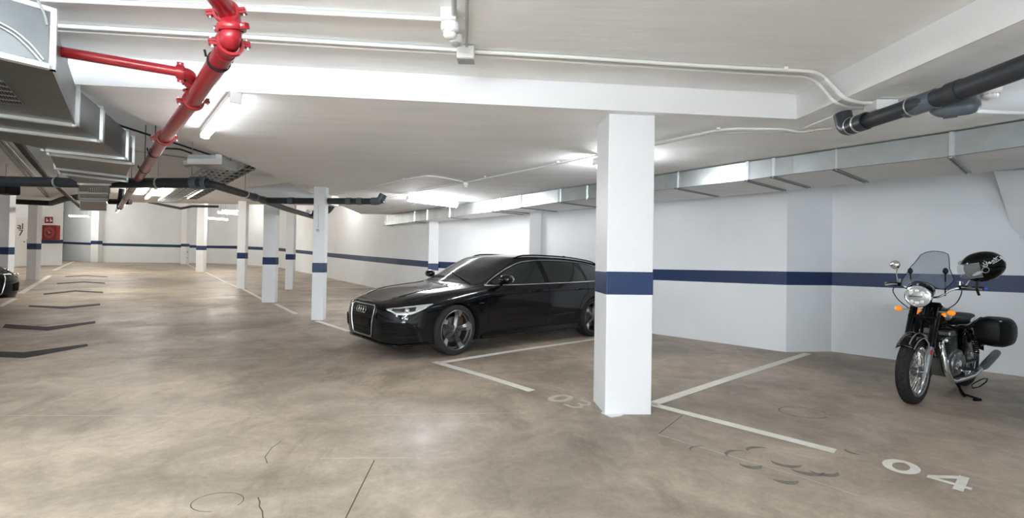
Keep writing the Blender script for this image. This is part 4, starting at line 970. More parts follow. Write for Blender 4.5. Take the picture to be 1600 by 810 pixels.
    mb = MB(); mb.loft([[Vector((2.4-4.42,y,1.352-abs(y)*.05)), Vector((2.4-4.66+abs(y)*.08,y,1.338-abs(y)*.05)), Vector((2.4-4.66+abs(y)*.08,y,1.318-abs(y)*.05)), Vector((2.4-4.45,y,1.31-abs(y)*.05))] for y in fx(-.56,.56,10)]); mb.build('roof_spoiler', M['paint'], smooth=True, **kw)
    # side badge blade on the wing and small badge
    mb = MB(); mb.grid([[side_pt(x, .700+dz, .005) for dz in (0,.016)] for x in fx(1.30,1.38,3)]); mb.build('wing_badge', M['chrome'], **kw)
    # ---- front end, laid on by casting along the car
    def fp(y, z, off=.004):
        p = hit((3.2, y, z), (-1,0,0), off); return p if p is not None else Vector((2.3, y, z))
    def fpoly(c, poly, name, m, off, n=10, par=root):
        mb = MB(); rings = []
        P = []
        for i in range(len(poly)):
            a, b = poly[i], poly[(i+1) % len(poly)]
            for k in range(4): P.append((a[0]+(b[0]-a[0])*k/4, a[1]+(b[1]-a[1])*k/4))
        for k in range(1, n+1): rings.append([fp(c[0]+(y-c[0])*k/n, c[1]+(z-c[1])*k/n, off) for y, z in P])
        mb.loft(rings, True, False); mb.bm.faces.new(mb.bm.verts[:len(P)]) if False else None
        cv = mb.bm.verts.new(fp(c[0], c[1], off)); mb.bm.verts.ensure_lookup_table(); vs = mb.bm.verts[:len(P)]
        for i in range(len(P)): mb.bm.faces.new((vs[i], vs[(i+1) % len(P)], cv))
        return mb.build(name, m, par, smooth=True, world=False)
    GP = [(-.31,.672),(.31,.672),(.355,.64),(.36,.58),(.30,.275),(.265,.25),(-.265,.25),(-.30,.275),(-.36,.58),(-.355,.64)]
    gr = fpoly((0,.48), GP, 'grille', M['black'], .006)
    P = []
    for i in range(len(GP)):
        a, b = GP[i], GP[(i+1) % len(GP)]; n = 10 if abs(a[0]-b[0])+abs(a[1]-b[1]) > .2 else 3
        for k in range(n): P.append(fp(a[0]+(b[0]-a[0])*k/n, a[1]+(b[1]-a[1])*k/n, .012))
    mb = MB(); mb.tube(P, .008, 8, False, True); mb.build('chrome_frame', M['satin'], gr, smooth=True, world=False)
    for zz in [.29+.032*k for k in range(11)]:
        wy = min(.345, .285+(zz-.285)*.21); mb = MB(); mb.tube([fp(-wy+2*wy*k/16, zz, .010) for k in range(17)], .0045, 5); mb.build('grille_bar', M['gloss'], gr, world=False)
    mb = MB(); mb.grid([[fp(y, z, .020) for z in (.375,.49)] for y in fx(-.27,.27,10)]); mb.build('plate_holder', M['gloss'], gr, world=False)
    # four interlocked rings
    for k in range(4):
        cy_ = (k-1.5)*.068; mb = MB(); P = [fp(cy_+.043*math.cos(2*PI*j/28), .595+.043*math.sin(2*PI*j/28), .024) for j in range(28)]; mb.tube(P, .0048, 8, False, True); mb.build('ring_emblem', M['chrome'], gr, smooth=True, world=False)
    # headlamps in parameter space
    for sg in (1,-1):
        def hp(s, r, off):
            p = S(s, r, off); return Vector((p.x, p.y*sg, p.z))
        lo = lambda s: pchip([1.55,1.95,2.35,3.2,3.8,4.25], [5.32,5.08,4.80,4.76,4.95,5.27], s)
        hi = lambda s: pchip([1.55,1.95,2.6,3.2,3.8,4.25], [5.44,5.60,5.62,5.52,5.38,5.30], s)
        mb = MB(); G = []
        for s in fx(1.55,4.25,36): G.append([hp(s, lo(s)+(hi(s)-lo(s))*k/8, .006) for k in range(9)])
        mb.grid(G); hl = mb.build('headlamp', M['lampw'], smooth=True, **kw)
        mb = MB(); G = []
        for s in fx(1.9,3.45,20): a, b = lo(s), hi(s); G.append([hp(s, a+(b-a)*(.30+.5*k/5), .009) for k in range(6)])
        mb.grid(G); mb.build('lamp_inner', M['lampd'], hl, smooth=True, world=False)
        c = hp(2.9, 5.15, .004); mb = MB(); mb.sphere(c, (.035,.045,.04), 14); mb.build('projector_lens', M['chrome'], hl, smooth=True, world=False)
        mb = MB(); mb.tube([hp(s, lo(s)+(hi(s)-lo(s))*.13, .010) for s in fx(1.65,4.0,24)], .006, 6); mb.build('daylight_strip', M['plastic'], hl, smooth=True, world=False)
        # bumper intake
        ilo = lambda s: 3.02; ihi = lambda s: pchip([1.35,2.0,3.0,3.75], [3.95,4.15,4.15,3.75], s)
        mb = MB(); G = []
        for s in fx(1.38,3.6,24): G.append([hp(s, ilo(s)+(ihi(s)-ilo(s))*k/6, .004) for k in range(7)])
        mb.grid(G); it = mb.build('bumper_intake', M['liner'], smooth=True, **kw)
        for q in (.25,.5,.75,1.0):
            mb = MB(); mb.tube([hp(s, ilo(s)+(ihi(s)-ilo(s))*q, .010) for s in fx(1.4,3.55,20)], .006, 6); mb.build('intake_slat', M['gloss'], it, world=False)
        # lower splitter
        mb = MB(); mb.tube([hp(s, 2.1, .012) for s in fx(0.02,4.2,30)], .013, 8); mb.build('splitter', M['gloss'], smooth=True, **kw)
        # tail lamp
        mb = MB(); G = []
        for s in fx(13.7,15.8,14): G.append([hp(s, 5.0+.9*k/5, .005) for k in range(6)])
        mb.grid(G); mb.build('tail_lamp', mat('tail_red', (.25,.01,.01), .15, coat=1.), smooth=True, **kw)
    # ---- wheels
    def wheel(x, sg, steer=0):
        C0 = Vector((2.4-x, sg*.925, .343)); MS = Matrix.Rotation(steer, 3, 'Z')
        def T(p): p = Vector(p); return C0+MS @ Vector((p.x, p.y*sg, p.z))
        def lat(prof, n=48):
            mb = MB(); rings = []
            for k in range(n): a = 2*PI*k/n; rings.append([T((r*math.cos(a), h, r*math.sin(a))) for r, h in prof])
            mb.loft(rings, False, False, True); return mb
        w_ = lat([(.262,-.20),(.262,-.03),(.276,-.012),(.276,-.006),(.266,.0),(.258,-.006),(.25,-.05),(.235,-.06),(.235,-.20)]).build('wheel', M['rim'], smooth=True, **kw)
        lat([(.270,-.215),(.31,-.222),(.335,-.215),(.343,-.20),(.344,-.12),(.343,-.03),(.336,-.006),(.315,.004),(.285,.002),(.270,-.010)]).build('tyre', M['tyre'], w_, smooth=True, world=False)
        lat([(0,-.10),(.17,-.10),(.175,-.11),(.175,-.13),(0,-.13)]).build('brake_disc', M['disc'], w_, smooth=True, world=False)
        lat([(0,-.014),(.028,-.014),(.034,-.02),(.06,-.035),(.068,-.06),(.07,-.10)], 32).build('hub', M['rim'], w_, smooth=True, world=False)
        for k in range(5):
            a0 = 2*PI*k/5+PI/2+.12; mb = MB(); rings = []
            mf = MB(); fr = []
            for j in range(9):
                t = j/8; rr_ = .045+(.268-.045)*t; a = a0+.10*math.sin(PI*t); hw = .032+.012*t+.020*t**3; dpt = -.022-.012*math.sin(PI*t)+.016*t**2
                u = Vector((math.cos(a), 0, math.sin(a))); v = Vector((-math.sin(a), 0, math.cos(a))); c = u*rr_
                rings.append([T(c+v*hw*1.0+Vector((0,dpt-.004,0))), T(c+v*(-hw*.15)+Vector((0,dpt+.004,0))), T(c-v*hw+Vector((0,dpt-.022,0))), T(c-v*hw*.8+Vector((0,dpt-.05,0))), T(c+v*hw*.8+Vector((0,dpt-.05,0)))])
                if t > .60: fr.append([T(c+v*hw*.98+Vector((0,dpt-.002,0))), T(c-v*hw*(.15)+Vector((0,dpt+.0065,0)))])
            mb.loft(rings); sp = mb.build('spoke', M['rim'], w_, smooth=True, world=False, angle=25)
            mf.grid(fr); mf.build('polished_face', M['rimb'], w_, world=False)
        mb = MB()
        for k in range(5):
            a = 2*PI*k/5+PI/2+PI/5
            p = Vector((math.cos(a)*.052, 0, math.sin(a)*.052)); mb.cyl(T(p+Vector((0,-.07,0))), T(p+Vector((0,-.028,0))), .009, 8)
        mb.build('wheel_bolt', M['satin'], w_, world=False)
        mb = MB(); a = 2.5; mb.box(T((.155*math.cos(a),-.10,.155*math.sin(a))), (.07,.06,.13)); mb.build('brake_caliper', mat('caliper_brown', (.05,.02,.015), .5), w_, world=False)
    wheel(.94, 1, .11); wheel(.94, -1, .11); wheel(3.85, 1); wheel(3.85, -1)
    # the roof and glass sit a touch lower than the net: ease everything above the wheels down
    seen = set()
    def ease(o):
        if o.type == 'MESH' and o.data.name not in seen:
            seen.add(o.data.name)
            for v in o.data.vertices:
                if v.co.z > .5: v.co.z = .5+(v.co.z-.5)*.935
        for ch in o.children: ease(ch)
    for ch in root.children:
        if not ch.name.startswith('wheel'): ease(ch)
    return root
car = build_car('glossy black estate car with grey five-spoke wheels parked behind the foreground pillar')
def place(o, M_): o.matrix_world = M_; MW[o.name] = M_.copy()
fwc, rwc = afl(711,556), afl(930,526)
dr_ = (rwc-fwc).normalized(); lft = Vector((-dr_.x*0, 0, 0)); xf = -dr_; yl = Vector((0,0,1)).cross(xf).normalized(); zu = xf.cross(yl)
o_ = (fwc+rwc)/2 - yl*.915            # wheelbase centre on the floor
CM = Matrix((( xf.x, yl.x, zu.x, 0), (xf.y, yl.y, zu.y, 0), (xf.z, yl.z, zu.z, 0), (0,0,0,1)))
CM.translation = o_ + xf*(-(2.4-2.395)) + Vector((0,0,.001))
place(car, CM)
# second car, only its nose shows at the left edge
car2 = copy_tree(car); car2['label'] = 'dark car whose nose just shows at the left edge of the photo'
a_ = math.radians(2); c2 = afl(19,479)
xf2 = Vector((math.cos(a_), math.sin(a_), 0)); yl2 = Vector((-xf2.y, xf2.x, 0))
t2 = c2 - xf2*2.22 - yl2*.70; t2.z = fz(t2.x)
CM2 = Matrix(((xf2.x, yl2.x, 0, t2.x), (xf2.y, yl2.y, 0, t2.y), (0, 0, 1, t2.z), (0,0,0,1)))
place(car2, CM2)
# ================================================================== MOTORCYCLE
M['bblk'] = mat('motorcycle_black', (.003,.003,.003), .14, coat=.15, spec=.25)
M['bmat'] = mat('satin_black_metal', (.003,.003,.003), .40, spec=.15)
M['engine'] = mat('cast_aluminium', (.22,.23,.23), .38, .9)
M['fork'] = mat('fork_aluminium', (.36,.39,.41), .3, .85)
M['amber'] = mat('amber_lens', (.85,.20,.01), .2, coat=1., emit=(1.,.25,.0), es=.25)
M['seatm'] = mat('seat_vinyl', (.004,.005,.0045), .45, spec=.2)
M['tint'] = mat('tinted_screen', (.16,.20,.24), .06, alpha=.55)
M['clearv'] = mat('clear_visor', (.55,.58,.60), .05, alpha=.28)
M['bglass'] = mat('headlamp_glass', (.55,.57,.58), .12, .5, coat=1.)
M['redr'] = mat('red_reflector', (.45,.01,.02), .3)
M['blugr'] = mat('blue_grip_end', (.02,.12,.55), .35)
M['white'] = mat('white_print', (.62,.63,.64), .5)
Fc = afl(1427, 630); bxd = Vector((-.85,-.527,0)).normalized()
Wb = 1.46
mid_ = Fc - bxd*Wb/2; mid_.z = fz(mid_.x)
byd = Vector((-bxd.y, bxd.x, 0)); BM = Matrix(((bxd.x, byd.x, 0, mid_.x),(bxd.y, byd.y, 0, mid_.y),(0,0,1,mid_.z),(0,0,0,1)))
BI = BM.inverted(); cl_ = BI @ CAM
def bl(px, py, axis, val):
    """pixel to the bike's own axes, on the plane axis = val"""
    d = BI.to_3x3() @ ray(px, py); k = (val-cl_[axis])/d[axis]; return cl_+d*k
def build_bike():
    root = thing('motorcycle', 'black classic twin-cylinder motorcycle with tinted windscreen by the right wall', 'motorcycle', M=BM)
    K = dict(parent=root, world=False)
    def V(*a): return Vector(a)
    HW = Wb/2
    def wheel(x, R, rimr, tw, steer=0, disc=True):
        c = V(x, 0, R)
        def lat(prof, n=56):
            mb = MB(); mb.loft([[c+V(r*math.cos(2*PI*k/n), h, r*math.sin(2*PI*k/n)) for r, h in prof] for k in range(n)], False, False, True); return mb
        w2 = tw/2
        w_ = lat([(rimr-.018,-.045),(rimr+.008,-.05),(rimr+.008,-.043),(rimr-.006,-.036),(rimr-.022,-.018),(rimr-.024,0),(rimr-.022,.018),(rimr-.006,.036),(rimr+.008,.043),(rimr+.008,.05),(rimr-.018,.045)]).build('wheel', M['chrome'], smooth=True, **K)
        tp = [(rimr, -w2*.75), (rimr+.03, -w2*.98), (R-.03, -w2*.96), (R-.012, -w2*.7), (R-.003, -w2*.35), (R, 0), (R-.003, w2*.35), (R-.012, w2*.7), (R-.03, w2*.96), (rimr+.03, w2*.98), (rimr, w2*.75)]
        ty = lat(tp, 64).build('tyre', M['tyre'], w_, smooth=True, world=False)
        # tread grooves
        mb = MB()
        for k in range(36):
            a = 2*PI*k/36
            for s_ in (-1, 1):
                P = [c+V((R+.0012-.010*abs(t)**2)*math.cos(a+t*.10), s_*w2*(.12+.62*t), (R+.0012-.010*abs(t)**2)*math.sin(a+t*.10)) for t in (0,.33,.66,1)]
                mb.tube(P, .0028, 4)
        mb.build('tread_groove', M['black'], ty, world=False)['kind'] = 'stuff'
        mb = MB(); mb.lathe([(.0,-.055),(.05,-.055),(.055,-.045),(.035,-.035),(.033,.035),(.055,.045),(.05,.055),(0,.055)], c, 'Y', 24); mb.build('hub', M['engine'], w_, smooth=True, world=False)
        n = 32
        for k in range(n):
            a = 2*PI*k/n; b = a+(.38 if k % 2 else -.38); s_ = 1 if (k//2) % 2 else -1
            mb = MB(); mb.cyl(c+V(.048*math.cos(b), s_*.045, .048*math.sin(b)), c+V((rimr-.018)*math.cos(a), s_*.008, (rimr-.018)*math.sin(a)), .0026, 5); mb.build('spoke', M['chrome'], w_, world=False)
        if disc:
            lat([(.10,-.066),(.150,-.066),(.150,-.071),(.10,-.071)], 40).build('brake_disc', M['disc'], w_, world=False)
        return w_
    wheel(HW, .335, .245, .105); wheel(-HW, .325, .235, .13)
    # forks
    rk = math.radians(25.5); fd = V(-math.sin(rk), 0, math.cos(rk)); ax = V(HW,0,.335)
    for s_ in (-1, 1):
        b = ax+V(0, s_*.098, 0)-fd*.02
        lg = MB().tube([b, b+fd*.06, b+fd*.24, b+fd*.30], [.022,.027,.030,.031], 20).build('fork_leg', M['fork'], smooth=True, **K)
        MB().tube([b+fd*.29, b+fd*.34, b+fd*.345, b+fd*.72], [.038,.036,.033,.033], 20).build('fork_cover', M['bblk'], lg, smooth=True, world=False)
        mb = MB(); mb.box(b+V(.005,0,.0), (.06,.03,.05)); mb.build('axle_clamp', M['fork'], lg, world=False, bevel=.006)
    MB().cyl(ax+V(0,-.12,0), ax+V(0,.12,0), .012, 12).build('axle', M['chrome'], smooth=True, **K)
    o = MB().box(ax+V(-.075,.12,.20), (.016,.012,.05), Matrix.Rotation(-rk,3,'Y')).build('reflector', M['redr'], **K); o['label'] = 'red reflector'
    mb = MB(); mb.box(ax+V(-.10,-.085,.06), (.09,.05,.10)); mb.build('brake_caliper', M['bmat'], bevel=.01, **K)
    # triple clamps
    for h, sz in ((.58,(.09,.25,.035)), (.735,(.09,.25,.03))):
        MB().box(ax+fd*h+V(-.01,0,0), sz, Matrix.Rotation(-rk,3,'Y')).build('fork_clamp', M['bmat'], bevel=.01, **K)
    MB().cyl(ax+fd*.55+V(-.05,0,0), ax+fd*.76+V(-.05,0,0), .035, 16).build('steering_head', M['bmat'], **K)
    # front mudguard with stays
    def fender(x, R, r_, a0, a1, wd, m, nm):
        mb = MB(); rings = []
        for k in range(25):
            a = a0+(a1-a0)*k/24; e_ = 1-.06*abs(2*k/24-1)**4
            rings.append([V(x+(r_*e_ - .045*(t**2))*math.cos(a), t*wd/2, R+(r_*e_-.045*(t**2))*math.sin(a)) for t in (-1,-.75,-.5,-.25,0,.25,.5,.75,1)])
        mb.grid(rings); return mb.build(nm, m, smooth=True, solid=.004, **K)
    ff = fender(HW, .335, .385, math.radians(48), math.radians(158), .155, M['bblk'], 'front_mudguard')
    for yy in (-.035,.035):
        mb = MB(); mb.tube([V(HW+.388*math.cos(math.radians(a)), yy*(1+.35*abs(a-100)/50), .335+.388*math.sin(math.radians(a))) for a in range(50,158,6)], .005, 6); mb.build('silver_pinstripe', M['satin'], ff, smooth=True, world=False)
    mb = MB(); mb.tube([V(HW+(.385-.046)*math.cos(math.radians(a)), .078, .335+(.385-.046)*math.sin(math.radians(a))) for a in range(48,158,6)], .005, 6); mb.build('silver_edge', M['satin'], ff, smooth=True, world=False)
    for s_ in (-1,1):
        mb = MB(); mb.tube([V(HW-.02, s_*.085, .68), V(HW-.05,s_*.105,.63), V(HW-.06,s_*.108,.52)], .008, 6); mb.build('mudguard_stay', M['satin'], ff, world=False)
        mb = MB(); mb.tube([V(HW-.30, s_*.075, .52), V(HW-.02,s_*.105,.36)], .006, 6); mb.build('mudguard_stay', M['bmat'], ff, world=False)
    fender(-HW, .325, .40, math.radians(15), math.radians(168), .19, M['bblk'], 'rear_mudguard')
    # headlamp
    hc = bl(1438, 463.5, 1, 0.0); hc = V(HW-.13, 0, 0)+V(0,0,bl(1438,463.5,0,HW-.13).z); hy = bl(1438,463.5,0,HW-.13).y; hc.y = hy*0
    hr = .100
    hd = MB().lathe([(0,-.14),(.05,-.135),(.085,-.10),(.104,-.04),(.108,0),(.108,.03)], hc, 'X', 36).build('headlamp', M['bblk'], smooth=True, **K)
    MB().lathe([(.108,.02),(.113,.03),(.110,.046),(.100,.050),(.094,.040)], hc, 'X', 40).build('chrome_rim', M['chrome'], hd, smooth=True, world=False)
    MB().lathe([(0,.066),(.04,.062),(.075,.052),(.096,.040)], hc, 'X', 36).build('lens', M['bglass'], hd, smooth=True, world=False)
    for (yy, zz, rr_) in ((-.045,.035,.022),(.0,.055,.018),(.045,.035,.022),(-.04,-.05,.018),(.0,-.06,.022),(.04,-.05,.018)):
        MB().sphere(hc+V(.055,yy,zz), (.006,rr_,rr_), 12).build('lamp_cell', M['plastic'], hd, smooth=True, world=False)
    MB().box(hc+V(.064,-.01,0), (.006,.11,.010)).build('lamp_bar', M['lampd'], hd, world=False)
    MB().lathe([(0,-.13),(.06,-.12),(.085,-.05),(.09,.0),(.09,.03),(0,.035)], hc+V(-.11,0,.05), 'X', 28).build('instrument_cowl', M['bblk'], smooth=True, **K)
    mb = MB(); mb.sphere(hc+V(.03,0,.125), (.03,.012,.010), 10); mb.build('pilot_lamp', M['chrome'], hd, world=False)
    # indicators
    for s_ in (-1,1):
        b = ax+fd*.665+V(.02,s_*.09,0)
        st = MB().cyl(b, b+V(.0,s_*.10,0), .008, 10).build('indicator', M['satin'], **K)
        MB().sphere(b+V(.008,s_*.13,0), (.030,.034,.028), 16).build('amber_lens', M['amber'], st, smooth=True, world=False)
    # handlebar, grips, levers, mirrors
    top = ax+fd*.78+V(-.01,0,.0)
    zt_ = top.z
    for s_ in (-1,1):
        pts = [V(top.x,0,zt_+.03), V(top.x,s_*.10,zt_+.04), V(top.x-.02,s_*.19,zt_+.13), V(top.x-.06,s_*.27,zt_+.155), V(top.x-.13,s_*.385,zt_+.15)]
        hb = MB().tube(arc_pts(pts,.06), .011, 10).build('handlebar', M['chrome'], smooth=True, **K)
        g0 = pts[3]*.4+pts[4]*.6; g1 = pts[4]+(pts[4]-pts[3]).normalized()*.02
        MB().tube([pts[3]*.55+pts[4]*.45, g1], .017, 14).build('grip', M['rubber'], hb, smooth=True, world=False)
        o = MB().cyl(g1, g1+(pts[4]-pts[3]).normalized()*.025, .020, 14).build('bar_end', M['blugr'] if s_ > 0 else M['chrome'], hb, world=False)
        MB().box(pts[3]+V(0,0,0), (.05,.07,.04)).build('switch_housing', M['bmat'], hb, bevel=.008, world=False)
        MB().tube([pts[3]+V(.04,0,0), pts[3]+V(.07,s_*.03,0), g1+V(.05,0,-.01)], [.008,.007,.009], 8).build('lever', M['satin'], hb, smooth=True, world=False)
        MB().cyl(pts[3]+V(.02,-s_*.02,.02), pts[3]+V(.02,-s_*.02,.06), .022, 12).build('fluid_reservoir', M['engine'] if s_ < 0 else M['chrome'], hb, world=False)
        MB().tube(arc_pts([pts[3]+V(.04,0,-.01), pts[3]+V(.12,s_*.02,-.06), pts[3]+V(.10,-s_*.02,-.16), V(top.x+.02,s_*.08,zt_-.16)],.07), .005, 6).build('control_cable', M['cable'], hb, smooth=True, world=False)
    # right-hand mirror (left in the photo)
    mc = bl(1398.5, 414, 1, -.40)
    b0 = V(top.x-.06,-.27,zt_+.14)
    mi = MB().tube([b0, b0*.4+mc*.6+V(0,0,-.01), mc+V(-.01,.02,-.03)], .006, 8).build('mirror', M['chrome'], smooth=True, **K)
    MB().lathe([(0,.025),(.035,.022),(.05,.008),(.052,-.004),(.05,-.010),(0,-.012)], mc, 'X', 28).build('mirror_shell', M['chrome'], mi, smooth=True, world=False)
    b1 = V(top.x-.06,.27,zt_+.14); MB().tube([b1, b1+V(-.02,.05,.10), b1+V(-.03,.10,.17)], .006, 8).build('mirror', M['chrome'], smooth=True, **K)
    # windscreen: outline sampled on a raked curved sheet
    OUT = [(200,520),(238,445),(285,385),(340,290),(400,230),(440,180),(480,122),(560,84),(640,70),(720,72),(800,85),(868,112),(880,160),(885,240),(888,310),(920,390),(957,470),(900,540),(800,610),(700,590),(640,545),(560,512),(420,492),(330,525),(275,600),(215,560)]
    xs = HW-.22; pl = []
    for u, v in OUT:
        p = bl(1385+u/9, 385+v/9, 0, xs)
        for _ in range(3): p = bl(1385+u/9, 385+v/9, 0, xs+.05-(p.z-1.05)*.32-1.1*p.y**2)
        pl.append(p)
    mb = MB(); c = V(0,0,0)
    for p in pl: c += p/len(pl)
    rings = []; ns = 8
    for k in range(1, ns+1):
        rg = []
        for p in pl:
            q = c+(p-c)*(k/ns); x0 = xs+.05-(q.z-1.05)*.32-1.1*q.y**2; rg.append(V(x0, q.y, q.z))
        rings.append(rg)
    mb.loft(rings, True, False); cv = mb.bm.verts.new(V(xs+.05-(c.z-1.05)*.32-1.1*c.y**2, c.y, c.z)); mb.bm.verts.ensure_lookup_table()
    vs = mb.bm.verts[:len(pl)]
    for i in range(len(pl)): mb.bm.faces.new((vs[i], vs[(i+1) % len(pl)], cv))
    ws = mb.build('windscreen', M['tint'], smooth=True, **K)
    mb = MB(); mb.tube(rings[-1], .0035, 6, False, True); mb.build('screen_edge', M['bmat'], ws, smooth=True, world=False)
    for u, v in ((335,350),(830,350)):
        p = bl(1385+u/9, 385+v/9, 0, xs+.02); MB().sphere(p, (.018,.024,.034), 12).build('screen_clamp', M['black'], ws, smooth=True, world=False)
        MB().cyl(p, V(top.x-.02, .14 if p.y > 0 else -.14, zt_+.06), .006, 8).build('screen_arm', M['bmat'], ws, world=False)
    # tank
    mb = MB(); rings = []
    for x, hw_, zl, zh in ((.36,.05,.80,.86),(.33,.10,.775,.92),(.24,.135,.765,.965),(.12,.145,.76,.975),(0,.13,.76,.955),(-.10,.095,.76,.91),(-.17,.05,.77,.85)):
        rings.append([V(x, hw_*math.cos(a)*(1 if math.sin(a) > 0 else .92), (zl+zh)/2+(zh-zl)/2*math.sin(a)*(1.0)) for a in [2*PI*k/20 for k in range(20)]])
    mb.loft(rings); tk = mb.build('fuel_tank', M['bblk'], smooth=True, **K)
    for s_ in (-1,1):
        mb = MB(); mb.sphere(V(.17,s_*.115,.875), (.12,.035,.05), 16); mb.build('chrome_tank_panel', M['chrome'], tk, smooth=True, world=False)
        mb = MB(); mb.sphere(V(.285,s_*.098,.90), (.018,.03,.03), 12); mb.build('orange_badge', M['amber'], tk, smooth=True, world=False)
    MB().cyl(V(.13,0,.97), V(.13,0,.995), .035, 20).build('filler_cap', M['chrome'], tk, world=False)
    # seat
    mb = MB(); rings = []
    for x, hw_, zl, zh in ((-.10,.07,.76,.80),(-.14,.11,.75,.835),(-.25,.14,.745,.84),(-.38,.145,.745,.835),(-.46,.13,.76,.85),(-.56,.11,.78,.865),(-.72,.10,.80,.86),(-.78,.07,.81,.845)):
        rings.append([V(x, hw_*math.copysign(abs(math.cos(a))**.7, math.cos(a)), (zl+zh)/2+(zh-zl)/2*math.copysign(abs(math.sin(a))**.8, math.sin(a))) for a in [2*PI*k/20 for k in range(20)]])
    mb.loft(rings); st = mb.build('seat', M['seatm'], smooth=True, **K)
    MB().tube([V(-.12,.115,.765), V(-.3,.148,.76), V(-.5,.13,.775), V(-.74,.10,.81)], .004, 6).build('seat_piping', M['satin'], st, world=False)
    # frame
    for s_ in (-1,1):
        MB().tube(arc_pts([V(.37,s_*.03,.90), V(.30,s_*.08,.60), V(.24,s_*.10,.26), V(.05,s_*.13,.20), V(-.22,s_*.13,.21)],.1), .015, 8).build('frame_tube', M['bmat'], smooth=True, **K)
        MB().tube(arc_pts([V(.37,s_*.03,.86), V(-.05,s_*.10,.73), V(-.35,s_*.12,.72), V(-.85,s_*.12,.80)],.1), .015, 8).build('frame_tube', M['bmat'], smooth=True, **K)
        MB().tube([V(-.22,s_*.13,.21), V(-.28,s_*.13,.45), V(-.32,s_*.12,.72)], .015, 8).build('frame_tube', M['bmat'], smooth=True, **K)
        MB().tube([V(-.22,s_*.11,.34), V(-HW-.02,s_*.11,.325)], .018, 8).build('swingarm', M['bmat'], smooth=True, **K)
        # shock
        a, b = V(-HW+.08,s_*.135,.36), V(-.52,s_*.135,.72)
        sh = MB().cyl(a, b, .014, 10).build('shock_absorber', M['chrome'], **K)
        P = []; dd = b-a; n1 = dd.cross(V(0,1,0)).normalized(); n2 = V(0,1,0)
        for k in range(70): t = k/69; P.append(a+dd*(.15+.6*t)+(n1*math.cos(t*2*PI*9)+n2*math.sin(t*2*PI*9))*.026)
        MB().tube(P, .005, 5).build('spring', M['bmat'], sh, world=False)
        MB().cyl(a+dd*.78, b, .026, 12).build('shock_reservoir', M['chrome'], sh, world=False)
        mb = MB(); mb.sphere(V(-.27,s_*.14,.58), (.13,.035,.11), 18); mb.build('side_cover', M['bblk'], smooth=True, **K)
        # foot peg and exhaust
        MB().cyl(V(-.12,s_*.15,.30), V(-.12,s_*.27,.30), .016, 10).build('foot_peg', M['rubber'], **K)
        MB().tube([V(-.12,s_*.2,.27), V(.03,s_*.2,.29), V(.10,s_*.2,.31), V(.10,s_*.26,.31)], .008, 6).build('foot_lever', M['chrome'], **K)
        ex = MB().tube(arc_pts([V(.20,s_*.085,.62), V(.33,s_*.10,.60), V(.37,s_*.13,.48), V(.35,s_*.155,.30), V(.26,s_*.17,.205), V(.0,s_*.18,.20), V(-.30,s_*.20,.215), V(-.52,s_*.20,.265)],.08,6), .024, 14).build('exhaust_pipe', M['chrome'], smooth=True, **K)
        MB().tube([V(-.50,s_*.20,.262), V(-.56,s_*.205,.275), V(-.62,s_*.21,.29), V(-.94,s_*.22,.385), V(-1.0,s_*.22,.40)], [.024,.034,.040,.040,.036], 20).build('muffler', M['engine'], ex, smooth=True, world=False)
        MB().lathe([(.0,0),(.028,0),(.030,.014),(.038,.014),(.038,0)], V(.205,s_*.085,.62), 'X', 16).build('exhaust_flange', M['chrome'], ex, world=False)
    # engine
    mb = MB(); rings = []
    for y, k in ((-.15,.82),(-.13,1),(.13,1),(.15,.82)):
        rings.append([V(.02+k*dx, y, .36+k*dz) for dx, dz in ((-.22,.02),(-.20,-.10),(-.08,-.14),(.12,-.14),(.20,-.06),(.21,.06),(.12,.13),(-.08,.15),(-.19,.12))])
    mb.loft(rings); en = mb.build('engine', M['engine'], smooth=True, angle=30, bevel=.01, **K)
    for s_ in (-1,1):
        MB().lathe([(0,.03),(.07,.028),(.095,.015),(.10,-.01),(.10,-.02)], V(.10,0,.36), 'Y', 28, M=Matrix.Diagonal((1,s_,1.1))@Matrix.Translation((0,.15,0)).to_3x3()).build('engine_cover', M['engine'], en, smooth=True, world=False) if False else None
        mb = MB(); mb.sphere(V(.11,s_*.15,.37), (.095,.035,.105), 20); mb.build('engine_cover', M['engine'], en, smooth=True, world=False)
        mb = MB(); mb.sphere(V(-.09,s_*.145,.37), (.10,.03,.085), 20); mb.build('engine_cover', M['engine'], en, smooth=True, world=False)
        MB().cyl(V(.11,s_*.18,.37), V(.11,s_*.192,.37), .05, 20).build('round_cap', M['chrome'], en, world=False)
        # cylinder head cover, finned
        mb = MB(); mb.box(V(.10,s_*.075,.685), (.17,.12,.05)); mb.build('rocker_cover', M['engine'], en, bevel=.015, world=False)
    tl = Matrix.Rotation(.12,3,'Y')
    for k in range(9):
        mb = MB(); sx = .20 if k < 6 else .22; mb.box(V(.075+.003*k,0,.50+.020*k), (sx,.27,.007), tl); mb.build('cooling_fin', M['engine'], en, world=False)
    mb = MB(); mb.box(V(.09,0,.58), (.15,.22,.20), tl); mb.build('cylinder_block', M['bmat'], en, world=False)
    # intake, battery area filling
    mb = MB(); mb.box(V(-.16,0,.60), (.22,.16,.22)); mb.build('airbox', M['bmat'], bevel=.03, **K)
    mb = MB(); mb.cyl(V(-.06,.06,.62), V(.02,.06,.62), .03, 14); mb.build('intake_pipe', M['rubber'], **K)
    # oil cooler/horn between the forks
    mb = MB(); mb.box(V(.345,0,.52), (.03,.14,.10)); mb.build('oil_cooler', M['bmat'], **K)
    # centre stand with its foot loop
    for s_ in (-1,1):
        MB().tube(arc_pts([V(-.12,s_*.10,.22), V(-.06,s_*.15,.06), V(-.05,s_*.18,.015), V(-.16,s_*.18,.012)],.04), .012, 8).build('centre_stand', M['bmat'], smooth=True, **K)
